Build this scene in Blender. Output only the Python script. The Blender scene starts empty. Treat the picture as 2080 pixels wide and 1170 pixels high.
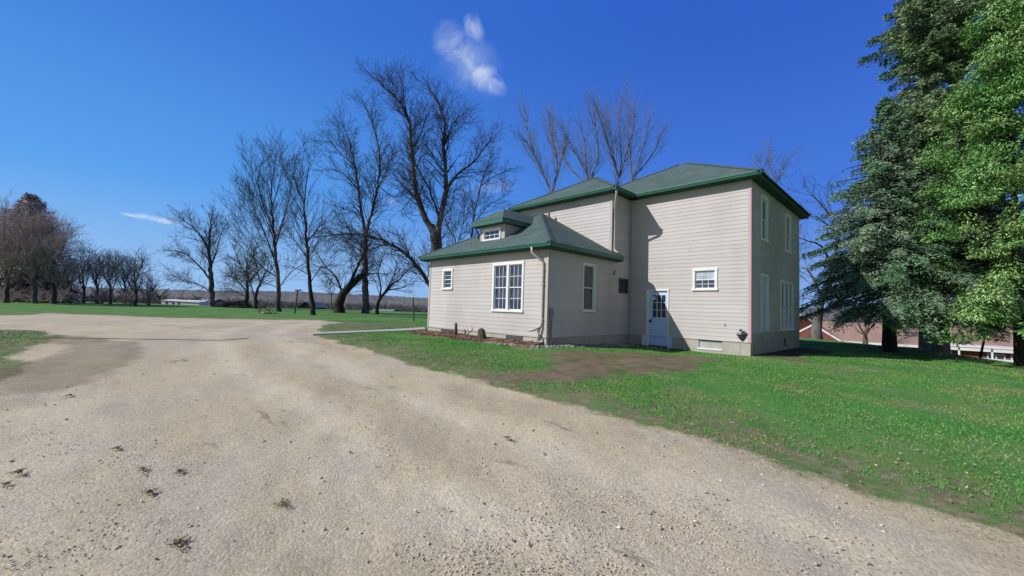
import bpy, math, random
import numpy as np
random.seed(7)
rng = np.random.default_rng(11)
S = bpy.context.scene
COL = S.collection
# ------------------------------------------------------------------ camera
YAW, PITCH, ROLL = -0.7894, 0.05045, -0.0315
FPX = 840.227
CAM = np.array([4.09734, -15.09157, 1.31191])
_F = np.array([math.sin(YAW)*math.cos(PITCH), math.cos(YAW)*math.cos(PITCH), math.sin(PITCH)])
_R0 = np.array([math.cos(YAW), -math.sin(YAW), 0.0])
_U0 = np.cross(_R0, _F)
_R = _R0*math.cos(ROLL) - _U0*math.sin(ROLL)
_U = _U0*math.cos(ROLL) + _R0*math.sin(ROLL)
FH = np.array([math.sin(YAW), math.cos(YAW)])
RH = np.array([math.cos(YAW), -math.sin(YAW)])
cd = bpy.data.cameras.new('camera'); cam = bpy.data.objects.new('camera', cd); COL.objects.link(cam)
cd.sensor_width = 36; cd.lens = FPX/2080*36; cd.clip_end = 9000; cd.clip_start = .05
from mathutils import Matrix, Vector
cam.matrix_world = Matrix(((_R[0], _U[0], -_F[0], CAM[0]), (_R[1], _U[1], -_F[1], CAM[1]), (_R[2], _U[2], -_F[2], CAM[2]), (0, 0, 0, 1)))
S.camera = cam

def sm(x, a, b):
    t = np.clip((x-a)/(b-a), 0, 1); return t*t*(3-2*t)
def ground(x, y):
    x = np.asarray(x, float); y = np.asarray(y, float)
    s = (x-CAM[0])*FH[0] + (y-CAM[1])*FH[1]
    t = (x-CAM[0])*RH[0] + (y-CAM[1])*RH[1]
    h = -.43 + .44*sm(s, 2, 13)
    h = h - .30*sm(t, 10, 19)*(1-sm(s, 12, 24))
    h = h + .16*(1-sm(t, 1, 7))*sm(s, 9, 13)
    h = h + .14*sm(s, 24, 50)*(1-sm(t, 2, 12))
    h = h + .015*np.sin(x*.9+1)*np.cos(y*.7) + .01*np.sin(x*2.3+y*1.7)
    d = np.maximum(t-19.3, 0); d = np.where(d < 3, d*d/6, d-1.5)
    e = np.maximum(s-66, 0); e = np.where(e < 8, e*e/16, e-4)
    drop = np.maximum(np.minimum(d*.28, 4.2)*sm(s, -30, 5), np.minimum(e*.07, 5.5))
    return h - drop + .5*np.sin(x*.013)*np.cos(y*.017)*sm(np.hypot(x, y), 90, 250)
def at(u, v, s):
    d = _F + _R*(u-1040)/FPX + _U*(585-v)/FPX
    return CAM + d*s
def gat(u, v):
    "point of the ground seen at a direction"
    d = _F + _R*(u-1040)/FPX + _U*(585-v)/FPX
    lo = 1.0
    for k in range(4000):
        p = CAM + d*lo
        if p[2] <= float(ground(p[0], p[1])): return p
        lo *= 1.004
        if lo > 400: break
    return p
def gbase(u, s):
    "ground point straight below direction u at depth s"
    p = at(u, 640, s)
    return np.array([p[0], p[1], float(ground(p[0], p[1]))])

# ------------------------------------------------------------------ objects
def tag(o, label=None, cat=None, group=None, kind=None):
    if label: o['label'] = label
    if cat: o['category'] = cat
    if group: o['group'] = group
    if kind: o['kind'] = kind
    return o
def thing(name, loc, label, cat, group=None):
    o = bpy.data.objects.new(name, None); COL.objects.link(o); o.location = loc
    o.empty_display_size = .3
    return tag(o, label, cat, group)
def link(name, me, m, parent=None):
    o = bpy.data.objects.new(name, me); COL.objects.link(o)
    if m is not None:
        for k in (m if isinstance(m, (list, tuple)) else [m]): me.materials.append(k)
    if parent is not None:
        o.parent = parent
        # geometry is written in world coordinates
        r = parent; off = Vector((0, 0, 0))
        while r is not None: off += r.location; r = r.parent
        o.location = -off
    return o
def npmesh(name, V, Fq, smooth=False):
    "V (n,3), Fq (m,k) all faces with k corners"
    me = bpy.data.meshes.new(name)
    V = np.ascontiguousarray(V, np.float32); Fq = np.ascontiguousarray(Fq, np.int32)
    m, k = Fq.shape
    me.vertices.add(len(V)); me.vertices.foreach_set('co', V.ravel())
    me.loops.add(m*k); me.loops.foreach_set('vertex_index', Fq.ravel())
    me.polygons.add(m)
    me.polygons.foreach_set('loop_start', np.arange(0, m*k, k, dtype=np.int32))
    me.polygons.foreach_set('loop_total', np.full(m, k, np.int32))
    if smooth: me.polygons.foreach_set('use_smooth', np.ones(m, bool))
    me.update(calc_edges=True)
    return me
class MB:
    def __init__(s): s.v = []; s.f = []
    def poly(s, pts):
        n = len(s.v); s.v += [tuple(map(float, p)) for p in pts]; s.f.append(tuple(range(n, n+len(pts)))); return s
    def box(s, x0, x1, y0, y1, z0, z1):
        n = len(s.v)
        s.v += [(x, y, z) for z in (z0, z1) for y in (y0, y1) for x in (x0, x1)]
        for f in ((0, 2, 3, 1), (4, 5, 7, 6), (0, 1, 5, 4), (2, 6, 7, 3), (0, 4, 6, 2), (1, 3, 7, 5)): s.f.append(tuple(n+i for i in f))
        return s
    def prism(s, prof, p0, p1, closed=True):
        "profile: list of 3-d offsets swept from p0 to p1"
        n = len(s.v); k = len(prof)
        for p in (p0, p1): s.v += [tuple(p[i]+q[i] for i in range(3)) for q in prof]
        for i in range(k):
            j = (i+1) % k; s.f.append((n+i, n+j, n+k+j, n+k+i))
        s.f.append(tuple(range(n+k-1, n-1, -1))); s.f.append(tuple(range(n+k, n+2*k)))
        return s
    def tube(s, pts, r, sides=8, flat=1.0):
        pts = [Vector(p) for p in pts]; rs = r if isinstance(r, (list, tuple)) else [r]*len(pts)
        n = len(s.v); a = None
        for i, p in enumerate(pts):
            d = (pts[min(i+1, len(pts)-1)]-pts[max(i-1, 0)]).normalized()
            if a is None: a = d.orthogonal().normalized()
            else: a = (a-d*a.dot(d)).normalized()
            b = d.cross(a)
            for k in range(sides):
                t = 2*math.pi*k/sides
                s.v.append(tuple(p+a*math.cos(t)*rs[i]+b*math.sin(t)*rs[i]*flat))
        for i in range(len(pts)-1):
            for k in range(sides):
                k2 = (k+1) % sides
                s.f.append((n+i*sides+k, n+i*sides+k2, n+(i+1)*sides+k2, n+(i+1)*sides+k))
        s.f.append(tuple(n+k for k in range(sides-1, -1, -1)))
        s.f.append(tuple(n+(len(pts)-1)*sides+k for k in range(sides)))
        return s
    def build(s, name, m, parent=None, smooth=False, bevel=0):
        me = bpy.data.meshes.new(name); me.from_pydata(s.v, [], s.f); me.update()
        if smooth: me.polygons.foreach_set('use_smooth', [True]*len(me.polygons))
        o = link(name, me, m, parent)
        if bevel:
            b = o.modifiers.new('bevel', 'BEVEL'); b.width = bevel; b.segments = 1; b.limit_method = 'ANGLE'
        return o

# ------------------------------------------------------------------ materials
def mat(name, col, rough=.8, col2=None, scale=3, bump=0, bscale=40, metallic=0, spec=.3, island=0, dist=.01, detail=4, stretch=None, col3=None, scale3=.5):
    m = bpy.data.materials.new(name); m.use_nodes = True
    nt = m.node_tree; N = nt.nodes; L = nt.links; b = N['Principled BSDF']
    b.inputs['Roughness'].default_value = rough; b.inputs['Metallic'].default_value = metallic
    b.inputs['Specular IOR Level'].default_value = spec
    tc = N.new('ShaderNodeTexCoord'); src = tc.outputs['Object']
    g = N.new('ShaderNodeNewGeometry'); src = g.outputs['Position']
    if stretch:
        mp = N.new('ShaderNodeMapping'); mp.inputs['Scale'].default_value = stretch; L.new(src, mp.inputs['Vector']); src = mp.outputs[0]
    def noise(sc, det=detail):
        n = N.new('ShaderNodeTexNoise'); n.inputs['Scale'].default_value = sc; n.inputs['Detail'].default_value = det; L.new(src, n.inputs['Vector']); return n
    out = None
    rgb = N.new('ShaderNodeRGB'); rgb.outputs[0].default_value = (*col, 1); out = rgb.outputs[0]
    def mix(a, c, fac, mode='MIX'):
        x = N.new('ShaderNodeMix'); x.data_type = 'RGBA'; x.blend_type = mode
        if isinstance(fac, float): x.inputs[0].default_value = fac
        else: L.new(fac, x.inputs[0])
        L.new(a, x.inputs[6])
        if isinstance(c, tuple): x.inputs[7].default_value = (*c, 1)
        else: L.new(c, x.inputs[7])
        return x.outputs[2]
    def ramp(src_, a, b_):
        r = N.new('ShaderNodeMapRange'); r.inputs[1].default_value = a; r.inputs[2].default_value = b_; L.new(src_, r.inputs[0]); return r.outputs[0]
    if col2: out = mix(out, col2, ramp(noise(scale).outputs[0], .35, .65))
    if col3: out = mix(out, col3, ramp(noise(scale3).outputs[0], .45, .65))
    if island:
        h = N.new('ShaderNodeHueSaturation'); L.new(out, h.inputs['Color'])
        r = N.new('ShaderNodeMapRange'); r.inputs[3].default_value = 1-island; r.inputs[4].default_value = 1+island
        L.new(g.outputs['Random Per Island'], r.inputs[0]); L.new(r.outputs[0], h.inputs['Value']); out = h.outputs[0]
    L.new(out, b.inputs['Base Color'])
    if bump:
        bp = N.new('ShaderNodeBump'); bp.inputs['Strength'].default_value = bump; bp.inputs['Distance'].default_value = dist
        L.new(noise(bscale, 5).outputs[0], bp.inputs['Height']); L.new(bp.outputs[0], b.inputs['Normal'])
    return m
M = {}
M['siding'] = mat('siding_paint', (.545, .508, .492), .7, (.505, .468, .452), .8, .25, 60, stretch=(1, 1, .35), island=.035, col3=(.455, .425, .405), scale3=.45)
M['siding_side'] = mat('siding_paint_shade', (.60, .52, .535), .75, (.56, .485, .495), .8, .25, 60, stretch=(1, 1, .35), island=.035, col3=(.45, .40, .39), scale3=.45)  # pinker copy for right-facing walls, their shade tone put into the colour
M['corner'] = mat('corner_board_paint', (.46, .43, .40), .7, (.42, .39, .36), 2)
M['white'] = mat('white_trim_paint', (.80, .80, .80), .45, (.72, .73, .74), 3)
M['door'] = mat('door_shade_tint', (.50, .66, .95), .45, (.46, .62, .90), 1.5)  # white door; the blue of its shade is put into the colour
M['pink'] = mat('magenta_fringe', (.62, .10, .30), .6, (.55, .12, .32), 4)
M['found'] = mat('foundation_concrete', (.46, .42, .37), .9, (.36, .33, .29), 2.5, .5, 35, col3=(.40, .38, .33), scale3=6)
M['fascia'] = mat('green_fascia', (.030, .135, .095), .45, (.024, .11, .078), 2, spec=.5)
M['soffit'] = mat('green_soffit', (.03, .075, .055), .7, (.02, .05, .04), 2)
M['spout'] = mat('downspout_paint', (.52, .49, .46), .4, (.44, .41, .38), 4)
M['greyspout'] = mat('conduit_grey', (.20, .22, .25), .5, (.16, .18, .2), 4)
M['dark'] = mat('dark_interior', (.015, .017, .02), .8)
M['black'] = mat('black_metal', (.02, .02, .022), .4, (.03, .03, .03), 8)
M['vent'] = mat('vent_grey', (.16, .19, .22), .6, (.12, .14, .16), 10)
M['board'] = mat('boarded_panel', (.42, .42, .40), .7, (.36, .36, .35), 3)
M['curtain'] = mat('curtain_cloth', (.20, .17, .16), .9, (.15, .13, .125), 3, stretch=(6, 6, .5))
M['blind'] = mat('white_blind', (.55, .60, .70), .6, (.45, .5, .6), 6)
def glass(name, c):
    m = mat(name, c, .06, spec=.8, col2=tuple(x*2.2+.02 for x in c), scale=1.6, bump=.05, bscale=2.5); return m  # lighter noise patches imitate reflections in the pane colour
M['glass'] = glass('window_glass', (.012, .02, .045))
M['glass_light'] = glass('sky_reflection_glass', (.25, .29, .36))  # pale base colour stands for sky reflected in the upper pane
def shingles():
    m = bpy.data.materials.new('asphalt_shingles'); m.use_nodes = True; nt = m.node_tree; N = nt.nodes; L = nt.links; b = N['Principled BSDF']
    b.inputs['Roughness'].default_value = .9; b.inputs['Specular IOR Level'].default_value = .15
    uv = N.new('ShaderNodeUVMap'); 
    br = N.new('ShaderNodeTexBrick'); br.inputs['Scale'].default_value = 1; br.offset = .5
    br.inputs['Brick Width'].default_value = .3; br.inputs['Row Height'].default_value = .14; br.inputs['Mortar Size'].default_value = .012
    br.inputs['Color1'].default_value = (.078, .116, .108, 1); br.inputs['Color2'].default_value = (.104, .146, .136, 1); br.inputs['Mortar'].default_value = (.056, .088, .080, 1)
    L.new(uv.outputs[0], br.inputs['Vector'])
    g = N.new('ShaderNodeNewGeometry')
    n1 = N.new('ShaderNodeTexNoise'); n1.inputs['Scale'].default_value = 28; n1.inputs['Detail'].default_value = 4; L.new(g.outputs['Position'], n1.inputs['Vector'])
    n2 = N.new('ShaderNodeTexNoise'); n2.inputs['Scale'].default_value = .9; L.new(g.outputs['Position'], n2.inputs['Vector'])
    hs = N.new('ShaderNodeHueSaturation'); L.new(br.outputs[0], hs.inputs['Color'])
    a = N.new('ShaderNodeMath'); a.operation = 'MULTIPLY_ADD'; L.new(n1.outputs[0], a.inputs[0]); a.inputs[1].default_value = 1.5; a.inputs[2].default_value = .05
    c = N.new('ShaderNodeMath'); c.operation = 'MULTIPLY_ADD'; L.new(n2.outputs[0], c.inputs[0]); c.inputs[1].default_value = .5; L.new(a.outputs[0], c.inputs[2])
    L.new(c.outputs[0], hs.inputs['Value']); L.new(hs.outputs[0], b.inputs['Base Color'])
    bp = N.new('ShaderNodeBump'); bp.inputs['Strength'].default_value = .5; bp.inputs['Distance'].default_value = .01; L.new(br.outputs['Fac'], bp.inputs['Height']); bp.invert = True
    L.new(bp.outputs[0], b.inputs['Normal']); return m
M['shingle'] = shingles()
M['bark'] = mat('grey_bark', (.085, .075, .072), .95, (.04, .035, .034), 3, .8, 12, col3=(.17, .16, .155), scale3=2.2, dist=.03, stretch=(1, 1, .35))
M['bark_dark'] = mat('dark_bark', (.045, .038, .034), .95, (.025, .02, .018), 4, .8, 12, dist=.03, stretch=(1, 1, .35))
M['bark_pale'] = mat('pale_bark', (.24, .22, .20), .95, (.13, .11, .105), 3, .6, 12, dist=.03, stretch=(1, 1, .3))
M['bark_brown'] = mat('brown_bark', (.19, .14, .11), .95, (.12, .085, .065), 5, .9, 10, dist=.03, stretch=(1, 1, .25))
M['twig'] = mat('twig_bark', (.060, .054, .055), .95, (.040, .036, .038), 1)
M['twig_brown'] = mat('brown_twig', (.50, .40, .38), .95, (.38, .31, .30), .5)
M['twig_pale'] = mat('pale_twig', (.19, .195, .22), .95, (.14, .145, .165), .6)
M['twig_green'] = mat('budding_twig', (.16, .165, .095), .95, (.11, .115, .07), .6)
M['spruce'] = mat('blue_spruce_needles', (.15, .27, .14), .85, (.08, .165, .085), .9, island=.55, col3=(.21, .29, .19), scale3=.55)
M['fir'] = mat('dull_green_needles', (.18, .28, .115), .85, (.09, .18, .07), .8, island=.55, col3=(.26, .33, .19), scale3=.5)
M['bright'] = mat('fresh_green_needles', (.17, .34, .09), .8, (.08, .21, .05), .8, island=.6, col3=(.28, .42, .15), scale3=.6)
M['darkfir'] = mat('dark_needles', (.50, .43, .43), .9, (.33, .28, .29), .8, island=.5)

# ------------------------------------------------------------------ world
w = bpy.data.worlds.new('World'); S.world = w; w.use_nodes = True
nt = w.node_tree; N = nt.nodes; L = nt.links
bg = N['Background']
SUN = Vector((-.53, -1.0, .87)).normalized()
sky = N.new('ShaderNodeTexSky'); sky.sky_type = 'NISHITA'; sky.sun_disc = False
sky.sun_elevation = math.asin(SUN.z); sky.sun_rotation = math.atan2(SUN.x, SUN.y)
sky.air_density = 1.0; sky.dust_density = .25; sky.ozone_density = 3.0
hsv = N.new('ShaderNodeHueSaturation'); hsv.inputs['Saturation'].default_value = .95; hsv.inputs['Value'].default_value = .95; hsv.inputs['Hue'].default_value=.512
L.new(sky.outputs[0], hsv.inputs['Color'])
tc = N.new('ShaderNodeTexCoord'); vec = tc.outputs['Generated']
BGS = .085
def vmath(op, a, b=None):
    x = N.new('ShaderNodeVectorMath'); x.operation = op; L.new(a, x.inputs[0])
    if b is not None:
        if isinstance(b, (tuple, list, Vector, np.ndarray)): x.inputs[1].default_value = tuple(b)
        else: L.new(b, x.inputs[1])
    return x
def wm(op, a, b=None, c=None, clamp=False):
    x = N.new('ShaderNodeMath'); x.operation = op; x.use_clamp = clamp
    for i, k in enumerate((a, b, c)):
        if k is None: continue
        if isinstance(k, (int, float)): x.inputs[i].default_value = k
        else: L.new(k, x.inputs[i])
    return x.outputs[0]
def cloud(u, v, ru, rv, ang, amp, seed, sc):
    "a wisp of cloud round one direction of the sky"
    c = (_F + _R*(u-1040)/FPX + _U*(585-v)/FPX); c /= np.linalg.norm(c)
    up = np.array([0, 0, 1.]); ax = np.cross(c, up); ax /= np.linalg.norm(ax); ay = np.cross(ax, c)
    ca, sa = math.cos(ang), math.sin(ang)
    e1 = (ax*ca+ay*sa)/ru; e2 = (-ax*sa+ay*ca)/rv
    mp = N.new('ShaderNodeTexNoise'); mp.inputs['Scale'].default_value = sc; mp.inputs['Detail'].default_value = 7; mp.inputs['Roughness'].default_value = .6; mp.inputs['Distortion'].default_value = .6
    off = vmath('ADD', vec, (seed, seed*2, 0)); L.new(off.outputs[0], mp.inputs['Vector'])
    a = vmath('DOT_PRODUCT', vec, e1); b_ = vmath('DOT_PRODUCT', vec, e2)
    r2 = wm('ADD', wm('POWER', wm('ABSOLUTE', a.outputs['Value']), 2), wm('POWER', wm('ABSOLUTE', b_.outputs['Value']), 2))
    fr = vmath('DOT_PRODUCT', vec, c)
    inside = wm('GREATER_THAN', fr.outputs['Value'], .5)
    shape = wm('SUBTRACT', 1.0, r2)
    n = wm('MULTIPLY_ADD', mp.outputs[0], 4.6, -2.55)
    d = wm('MULTIPLY', wm('ADD', shape, n), wm('MAXIMUM', shape, 0), clamp=True)
    return wm('MULTIPLY', wm('MULTIPLY', d, inside), amp)
cl = [cloud(945, 118, .105, .070, -.8, .30, 3.1, 9), cloud(985, 155, .062, .040, -.75, .70, 7.7, 14), cloud(962, 62, .040, .026, -1.2, .45, 1.3, 20), cloud(905, 90, .05, .035, -.5, .35, 4.3, 16), cloud(940, 110, .08, .045, -.8, .5, 6.1, 17),
      cloud(325, 447, .050, .0085, -.07, .8, 5.2, 22), cloud(265, 437, .022, .004, -.1, .6, 9.2, 25), cloud(800, 412, .03, .012, -.2, .25, 2.2, 20),
      cloud(1000, 380, .09, .02, .2, .12, 4.2, 12)]
tot = cl[0]
for c in cl[1:]: tot = wm('MAXIMUM', tot, c)
# clear deep blue away from the sun, lighter toward the left and the horizon; the physical sky stays on the sun's side
def wmix(a, c, f):
    x = N.new('ShaderNodeMix'); x.data_type = 'RGBA'; L.new(f, x.inputs[0])
    for k, q in ((6, a), (7, c)):
        if isinstance(q, tuple): x.inputs[k].default_value = (q[0]/BGS, q[1]/BGS, q[2]/BGS, 1)
        else: L.new(q, x.inputs[k])
    return x.outputs[2]
def wr(x_, a, c):
    r = N.new('ShaderNodeMapRange'); r.interpolation_type = 'SMOOTHSTEP'; r.inputs[1].default_value = a; r.inputs[2].default_value = c; L.new(x_, r.inputs[0]); return r.outputs[0]
elev = vmath('DOT_PRODUCT', vec, (0, 0, 1)).outputs['Value']
lf = wr(vmath('DOT_PRODUCT', vec, (-RH[0], -RH[1], 0)).outputs['Value'], -.55, .80)
ff_ = wr(vmath('DOT_PRODUCT', vec, (FH[0], FH[1], 0)).outputs['Value'], -.25, .35)
top = wmix((.032, .115, .56), (.042, .185, .68), lf)
midc = wmix((.070, .215, .74), (.11, .38, .87), lf)
hor = wmix((.26, .44, .80), (.33, .55, .86), lf)
g1_ = wmix(hor, midc, wr(elev, -.02, .26)); g2_ = wmix(g1_, top, wr(elev, .12, .62))
skyc = wmix(hsv.outputs[0], g2_, ff_)
mx = N.new('ShaderNodeMix'); mx.data_type = 'RGBA'; L.new(tot, mx.inputs[0]); L.new(skyc, mx.inputs[6]); mx.inputs[7].default_value = (8.0, 9.2, 11.2, 1)
L.new(mx.outputs[2], bg.inputs['Color']); bg.inputs['Strength'].default_value = BGS
sl = bpy.data.lights.new('sun', 'SUN'); sl.energy = 4.5; sl.angle = math.radians(.5); sl.color = (1, .965, .915)
so = bpy.data.objects.new('sun', sl); COL.objects.link(so); so.rotation_euler = SUN.to_track_quat('Z', 'Y').to_euler(); so.location = (0, 0, 30)
S.view_settings.view_transform = 'Standard'; S.view_settings.look = 'None'; S.view_settings.exposure = 0
S.cycles.max_bounces = 5; S.cycles.diffuse_bounces = 3

# ------------------------------------------------------------------ ground
def inpoly(X, Y, P):
    r = np.zeros(X.shape, bool); n = len(P)
    for i in range(n):
        x0, y0 = P[i]; x1, y1 = P[(i+1) % n]
        c = ((y0 > Y) != (y1 > Y)) & (X < (x1-x0)*(Y-y0)/((y1-y0) if y1 != y0 else 1e-9)+x0)
        r ^= c
    return r
def sdist(X, Y, P):
    d = np.full(X.shape, 1e9); n = len(P)
    for i in range(n):
        x0, y0 = P[i]; x1, y1 = P[(i+1) % n]; dx, dy = x1-x0, y1-y0
        t = np.clip(((X-x0)*dx+(Y-y0)*dy)/(dx*dx+dy*dy+1e-12), 0, 1)
        d = np.minimum(d, np.hypot(X-x0-t*dx, Y-y0-t*dy))
    return np.where(inpoly(X, Y, P), d, -d)
G = lambda pts: [tuple(gat(u, v)[:2]) for u, v in pts]
edge = G([(2080, 1125), (1980, 1075), (1850, 1035), (1700, 990), (1600, 955), (1500, 922), (1400, 893), (1300, 868), (1220, 846), (1150, 828), (1050, 798), (950, 770), (850, 744), (760, 716), (700, 697), (655, 684), (640, 678), (640, 668), (655, 660), (690, 655), (640, 650), (560, 649), (480, 648), (400, 646), (300, 644), (200, 639), (100, 636), (0, 640), (-200, 636)])
C2 = CAM[:2]
edge_end = [tuple(C2-RH*60+FH*24), tuple(C2-RH*60-FH*8), tuple(C2-RH*10-FH*8), tuple(C2+RH*7-FH*8), tuple(C2+RH*7-FH*1), tuple(gat(2080, 1125)[:2]*1.0+RH*.8-FH*.5)]
DRIVE = edge + edge_end
ISL = G([(-300, 664), (-100, 666), (0, 668), (60, 671), (115, 680), (108, 697), (80, 715), (58, 738), (35, 758), (0, 772), (-120, 790), (-300, 800)])
DIRT = [ (G([(1085, 720), (1180, 713), (1300, 715), (1420, 721), (1480, 735), (1380, 756), (1220, 775), (1060, 785), (985, 772), (1080, 744)]), 1.0),
         (G([(690, 657), (760, 654), (850, 656), (862, 664), (780, 668), (700, 672), (655, 672)]), .75),
         (G([(1560, 722), (1620, 722), (1680, 728), (1640, 738), (1570, 730)]), .9),
         (G([(100, 684), (170, 684), (280, 690), (270, 740), (180, 775), (60, 790), (0, 800), (0, 765), (60, 735), (110, 700)]), 1.0),
         (G([(1730, 735), (1800, 745), (1820, 790), (1700, 780), (1660, 755)]), .35)]
BUMPS = [(1175, 0)]
nA = 900
ang = np.linspace(-math.pi, math.pi, nA, endpoint=False)
# denser fan ahead of the camera, coarser behind
ang = YAW*0 + (math.atan2(FH[1], FH[0])) + ang*(.55+.45*np.abs(ang)/math.pi)
rad = [0.4]
while rad[-1] < 150: rad.append(rad[-1]*1.0225)
while rad[-1] < 4200: rad.append(rad[-1]*1.16)
rad = np.array(rad); nR = len(rad)
A, Rr = np.meshgrid(ang, rad)
X = CAM[0]+Rr*np.cos(A); Y = CAM[1]+Rr*np.sin(A)
def vnoise(x, y, s, seed=0):
    "cheap smooth value noise"
    x = x/s+seed*17.3; y = y/s+seed*9.1
    xi = np.floor(x); yi = np.floor(y); fx = x-xi; fy = y-yi; fx = fx*fx*(3-2*fx); fy = fy*fy*(3-2*fy)
    h = lambda a, b: np.modf(np.abs(np.sin(a*127.1+b*311.7+seed*74.7)*43758.5453))[0]
    return (h(xi, yi)*(1-fx)+h(xi+1, yi)*fx)*(1-fy)+(h(xi, yi+1)*(1-fx)+h(xi+1, yi+1)*fx)*fy
Z = ground(X, Y)
wob = (vnoise(X, Y, 1.1, 1)-.5)*.5+(vnoise(X, Y, .35, 2)-.5)*.22
sd = np.maximum(sdist(X, Y, DRIVE)+wob, -9)
si = sdist(X, Y, ISL)+wob*1.3
DR = np.minimum(sd, -si)               # signed distance into the driveway
gm = sm(DR, -.55, .35)
near = np.clip(1.25*np.exp(-((DR+.45)/1.05)**2), 0, 1)         # worn verge
dirt = np.zeros_like(X)
TR = sdist(X, Y, DRIVE)+(vnoise(X, Y, 3.0, 3)-.5)*.6
track = np.exp(-((TR-1.5)/.35)**2)+np.exp(-((TR-3.1)/.35)**2)+.6*np.exp(-((TR-5.6)/.4)**2)+.6*np.exp(-((TR-7.2)/.4)**2)
edgeA = np.exp(-((TR-.35)/.45)**2)+.8*np.exp(-((TR-2.3)/.35)**2)+.5*np.exp(-((TR-4.3)/.5)**2)
for P, a in DIRT: dirt = np.maximum(dirt, a*sm(sdist(X, Y, P)+wob*1.6, -.5, .5))
def on_drive(x, y): return float(min(sdist(np.array([x]), np.array([y]), DRIVE)[0], -sdist(np.array([x]), np.array([y]), ISL)[0]))
Rcam = np.hypot(X-CAM[0], Y-CAM[1])
Z = Z - .03*gm*(Rcam < 60) - .018*np.clip(track, 0, 1)*gm*(Rcam < 40) + (vnoise(X, Y, .45, 5)-.5)*.03*gm*(Rcam < 25) + (vnoise(X, Y, .14, 6)-.5)*.012*gm*(Rcam < 10)
V = np.stack([X, Y, Z], -1).reshape(-1, 3)
i, j = np.meshgrid(np.arange(nR-1), np.arange(nA), indexing='ij'); j2 = (j+1) % nA
Q = np.stack([i*nA+j, i*nA+j2, (i+1)*nA+j2, (i+1)*nA+j], -1).reshape(-1, 4)
gf = DR[:-1].reshape(-1) > 0
far = (Rcam[:-1].reshape(-1) > 105)
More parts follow.
